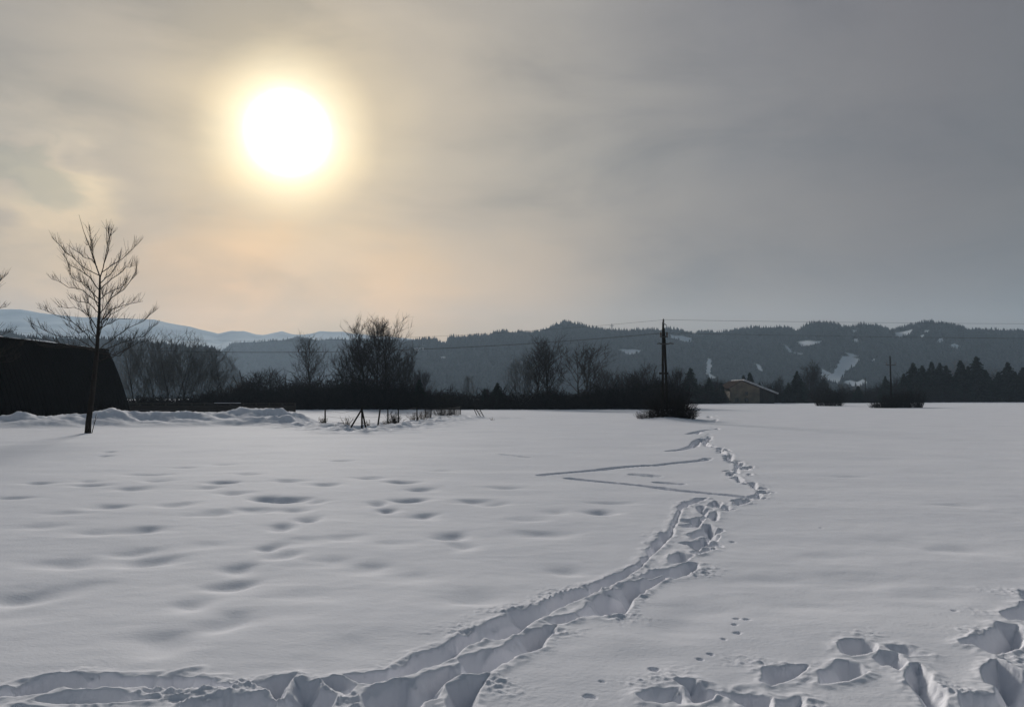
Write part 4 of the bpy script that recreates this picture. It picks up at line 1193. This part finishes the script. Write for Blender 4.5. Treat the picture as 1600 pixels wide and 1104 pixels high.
# ------------------------------------------------------------------ old house
def house():
    Y = 212.0; k = Y / F / cp
    c = at(1164, 630, Y)
    yaw = R(4)
    root = empty('old_house', (c.x, Y, -.1), yaw)
    Ln = 9.0
    ax, hr = -.85, 6.05         # the ridge sits left of the middle
    he, hw = 4.2, 4.05
    m = MB()
    front = [(-hw, 0, -.4), (hw, 0, -.4), (hw, 0, hr - .385 * (hw - ax)), (ax, 0, hr), (-hw, 0, he)]
    m.prism(front, [(x, Ln, z) for x, y, z in front])
    m.build('wall', M['plaster'], root)
    # dark boarded lean-to under the long right slope
    m = MB(); zl = hr - .385 * (hw - ax); zr2 = hr - .385 * (8.3 - ax)
    m.prism([(hw + .01, .7, -.3), (8.3, .7, -.3), (8.3, .7, zr2), (hw + .01, .7, zl)], [(hw + .01, Ln, -.3), (8.3, Ln, -.3), (8.3, Ln, zr2), (hw + .01, Ln, zl)])
    m.build('lean_to', M['shed_wood'], root)
    # roof: two slabs
    ov = .55
    def slab(x0, z0, x1, z1, th, lift):
        d = Vector((x1 - x0, 0, z1 - z0)).normalized(); n = Vector((-d.z, 0, d.x))
        if n.z < 0: n = -n
        p0 = Vector((x0, 0, z0)) + n * lift; p1 = Vector((x1, 0, z1)) + d * ov + n * lift
        a = [p0, p1, p1 + n * th, p0 + n * th]
        return [Vector((q.x, -ov, q.z)) for q in a], [Vector((q.x, Ln + ov, q.z)) for q in a]
    r = MB(); r.prism(*slab(ax, hr, 8.3, zr2, .16, .03)); rf = r.build('roof', M['tile'], root)
    r = MB(); r.prism(*slab(ax, hr, -hw, he, .16, .03)); rf2 = r.build('roof', M['tile'], root)
    s = MB(); s.prism(*slab(ax + .35, hr - .135, 8.3, zr2, .44, .195)); s.build('roof_snow', M['old_snow'], root)
    for (x, z, w, h) in ((-2.2, .95, .75, .95), (.45, 2.75, .6, .65), (.45, .95, .75, 1.0)):
        f = MB()
        for (dx, dz, sx, sz) in ((0, h / 2 + .05, w + .2, .1), (0, -h / 2 - .05, w + .24, .1), (-w / 2 - .05, 0, .1, h), (w / 2 + .05, 0, .1, h)):
            f.box((x + dx, -.03, z + dz), (sx, .1, sz))
        fr = f.build('window', M['shed_wood'], root)
        g = MB(); g.box((x, -.012, z), (w, .03, h)); g.build('pane', M['glass'], fr)
    f = MB(); f.box((6.0, .66, .85), (1.5, .07, 2.1)); f.build('door', M['board'], root)
    tag(root, 'old plastered house with snow on its lopsided gable roof', 'house')
house()

# ------------------------------------------------------------------ haze
def haze():
    m = bpy.data.materials.new('haze'); m.use_nodes = True
    nt = m.node_tree; N = nt.nodes; L = nt.links
    N.remove(N['Principled BSDF'])
    v = N.new('ShaderNodeVolumePrincipled')
    v.inputs['Color'].default_value = (0.58, 0.765, 0.96, 1)
    v.inputs['Density'].default_value = HAZE_D
    v.inputs['Anisotropy'].default_value = 0.25
    L.new(v.outputs[0], N['Material Output'].inputs['Volume'])
    b = MB(); b.box((0, 0, 200), (7700, 7700, 410))
    o = b.build('haze', m)
    tag(o, 'thin cold haze lying over the whole valley', 'haze', kind='stuff')
    return o
HAZE_D = 1.3e-4
haze()

# ------------------------------------------------------------------ sky and sun
w = bpy.data.worlds.new('World'); sc.world = w; w.use_nodes = True
nt = w.node_tree; N = nt.nodes; L = nt.links
N.clear()
out = N.new('ShaderNodeOutputWorld'); bg = N.new('ShaderNodeBackground')
L.new(bg.outputs[0], out.inputs['Surface'])
bg.inputs['Strength'].default_value = 0.1
sky = N.new('ShaderNodeTexSky'); sky.sky_type = 'NISHITA'; sky.sun_disc = False
sky.sun_elevation = SUN_EL; sky.sun_rotation = SUN_AZ
sky.dust_density = 3; sky.altitude = 600

def math_n(op, a=None, b=None, c=None, clamp=False):
    n = N.new('ShaderNodeMath'); n.operation = op; n.use_clamp = clamp
    for i, v in enumerate((a, b, c)):
        if v is None: continue
        if isinstance(v, (int, float)): n.inputs[i].default_value = v
        else: L.new(v, n.inputs[i])
    return n.outputs[0]
def vdot(vec, d):
    n = N.new('ShaderNodeVectorMath'); n.operation = 'DOT_PRODUCT'
    L.new(vec, n.inputs[0]); n.inputs[1].default_value = d
    return n.outputs['Value']
def ramp(fac, stops):
    r = N.new('ShaderNodeValToRGB'); cr = r.color_ramp
    cr.elements[0].position = stops[0][0]; cr.elements[0].color = (*stops[0][1], 1)
    cr.elements[1].position = stops[-1][0]; cr.elements[1].color = (*stops[-1][1], 1)
    for p, c in stops[1:-1]:
        e = cr.elements.new(p); e.color = (*c, 1)
    L.new(fac, r.inputs['Fac']); return r.outputs['Color']
def mixc(f, a, b, mode='MIX'):
    n = N.new('ShaderNodeMix'); n.data_type = 'RGBA'; n.blend_type = mode; n.clamp_result = False
    for s_, v in (('Factor', f), ('A', a), ('B', b)):
        sock = [q for q in n.inputs if q.name == s_ and (q.type == ('VALUE' if s_ == 'Factor' else 'RGBA'))][0]
        if isinstance(v, (int, float)): sock.default_value = v
        elif isinstance(v, tuple): sock.default_value = (*v, 1)
        else: L.new(v, sock)
    return [q for q in n.outputs if q.type == 'RGBA'][0]

tc = N.new('ShaderNodeTexCoord')
D = tc.outputs['Generated']
sep = N.new('ShaderNodeSeparateXYZ'); L.new(D, sep.inputs[0])
def angle_to(d):
    return math_n('MULTIPLY', math_n('ARCCOSINE', math_n('MINIMUM', math_n('MAXIMUM', vdot(D, tuple(d)), -1.0), 1.0)), 180 / math.pi)
ang = angle_to(SUN)
S = 1 / 180.0
veil = ramp(math_n('MULTIPLY', ang, S), [
    (0.0, (1, 1, 1)), (2.5 * S, (1, 1, .95)), (2.9 * S, (.98, .90, .70)), (3.6 * S, (.86, .74, .48)), (4.6 * S, (.72, .60, .38)), (6.4 * S, (.54, .46, .325)),
    (10 * S, (.43, .38, .305)), (16 * S, (.355, .327, .287)), (22 * S, (.285, .272, .26)), (30 * S, (.198, .193, .202)), (42 * S, (.139, .134, .147)), (60 * S, (.084, .098, .115)), (100 * S, (.050, .073, .095)), (1.0, (.044, .070, .094))])
# cloud texture over the veil: long soft streaks
mp = N.new('ShaderNodeMapping'); mp.inputs['Scale'].default_value = (1.4, 1.4, 4.2); mp.inputs['Rotation'].default_value = (0, R(8), 0)
L.new(D, mp.inputs['Vector'])
cn = N.new('ShaderNodeTexNoise'); cn.inputs['Scale'].default_value = 2.3; cn.inputs['Detail'].default_value = 7; cn.inputs['Roughness'].default_value = .52; cn.inputs['Distortion'].default_value = .3
L.new(mp.outputs[0], cn.inputs['Vector'])
mod = ramp(cn.outputs['Fac'], [(.34, (.66, .68, .71)), (.48, (.88, .885, .895)), (.62, (1.0, 1.0, .99))])
veil = mixc(1.0, veil, mod, 'MULTIPLY')
lowtint = ramp(sep.outputs['Z'], [(0.0, (.95, .69, .43)), (.12, (.98, .765, .55)), (.28, (1.03, .955, .84)), (.55, (1.015, .99, .98))])
veil = mixc(1.0, veil, lowtint, 'MULTIPLY')
# low warm band under the sun
low = math_n('SUBTRACT', 1.0, math_n('MULTIPLY', math_n('ABSOLUTE', math_n('SUBTRACT', sep.outputs['Z'], .10)), 9.0), clamp=True)
near = math_n('SUBTRACT', 1.0, math_n('DIVIDE', ang, 26.0), clamp=True)
warm = math_n('MULTIPLY', math_n('MULTIPLY', low, near), 1.0)
veil = mixc(warm, veil, (1.30, 1.10, .82), 'MIX') if False else mixc(warm, veil, mixc(1.0, veil, (2.35, 1.97, 1.42), 'MULTIPLY'))
# grey cumulus shreds on the left and a bank above the ridge
c2 = N.new('ShaderNodeTexNoise'); c2.inputs['Scale'].default_value = 9; c2.inputs['Detail'].default_value = 8; c2.inputs['Distortion'].default_value = .25
mp2 = N.new('ShaderNodeMapping'); mp2.inputs['Scale'].default_value = (1, 1, 2.2); L.new(D, mp2.inputs['Vector']); L.new(mp2.outputs[0], c2.inputs['Vector'])
def shred(px, py, rad, lo, hi, col, fac):
    global veil
    a = angle_to(ray(px, py).normalized())
    f = math_n('SUBTRACT', 1.0, math_n('DIVIDE', a, rad), clamp=True)
    n = N.new('ShaderNodeMapRange'); n.interpolation_type = 'SMOOTHSTEP'; n.inputs[1].default_value = lo; n.inputs[2].default_value = hi
    L.new(math_n('ADD', c2.outputs['Fac'], math_n('MULTIPLY', f, .45)), n.inputs[0])
    k_ = math_n('MULTIPLY', math_n('MULTIPLY', n.outputs[0], math_n('MULTIPLY', f, 2.5, clamp=True)), fac)
    veil = mixc(k_, veil, mixc(1.0, veil, col, 'MULTIPLY'))
shred(30, 255, 6.5, .52, .76, (1.4, 1.36, 1.28), .95)
shred(45, 285, 5.5, .70, .86, (.60, .66, .71), .95)
shred(75, 350, 6.0, .54, .76, (1.4, 1.38, 1.22), .95)
shred(480, 490, 6.5, .52, .74, (.74, .79, .85), .6)
shred(290, 480, 5.5, .56, .78, (.80, .84, .88), .5)
shred(360, 440, 8.0, .45, .85, (1.2, 1.07, .86), .85)
shred(620, 450, 7.0, .5, .9, (1.10, 1.02, .86), .8)
shred(860, 400, 8.0, .5, .9, (1.10, 1.08, 1.04), .8)
shred(300, 345, 5.0, .60, .9, (.90, .92, .95), .7)
# the blown-out disc behind the thin cloud
disc = N.new('ShaderNodeMapRange'); disc.interpolation_type = 'SMOOTHSTEP'
disc.inputs[1].default_value = 3.1; disc.inputs[2].default_value = 1.6; disc.inputs[3].default_value = 0; disc.inputs[4].default_value = 1.6
L.new(ang, disc.inputs[0])
dm = mixc(1.0, (1.0, .97, .9), disc.outputs[0], 'MULTIPLY')
aure = N.new('ShaderNodeMapRange'); aure.interpolation_type = 'SMOOTHERSTEP'
aure.inputs[1].default_value = 6.8; aure.inputs[2].default_value = 2.2; aure.inputs[3].default_value = 0; aure.inputs[4].default_value = .26
L.new(math_n('ADD', ang, math_n('MULTIPLY', math_n('SUBTRACT', cn.outputs['Fac'], .5), 2.0)), aure.inputs[0])
veil = mixc(1.0, veil, mixc(1.0, (1.0, .91, .68), aure.outputs[0], 'MULTIPLY'), 'ADD')
veil = mixc(1.0, veil, dm, 'ADD')
veil10 = mixc(1.0, veil, (10.0, 10.0, 10.0), 'MULTIPLY')
final = mixc(.96, sky.outputs[0], veil10)
L.new(final, bg.inputs['Color'])
w.cycles.sampling_method = 'MANUAL'; w.cycles.sample_map_resolution = 1024

sd = bpy.data.lights.new('sun', 'SUN'); so = bpy.data.objects.new('sun', sd); COL.objects.link(so)
sd.energy = 4.2; sd.angle = R(10); sd.color = (1.0, .94, .87)
so.rotation_euler = (-SUN).to_track_quat('-Z', 'Y').to_euler()
so.location = (-20, 60, 40)

# ------------------------------------------------------------------ render settings
sc.render.engine = 'CYCLES'
sc.cycles.use_denoising = True
sc.cycles.max_bounces = 4; sc.cycles.diffuse_bounces = 3; sc.cycles.volume_bounces = 1
sc.cycles.sample_clamp_indirect = 6
sc.view_settings.view_transform = 'Standard'; sc.view_settings.look = 'None'
sc.view_settings.exposure = 0.12; sc.view_settings.gamma = 1
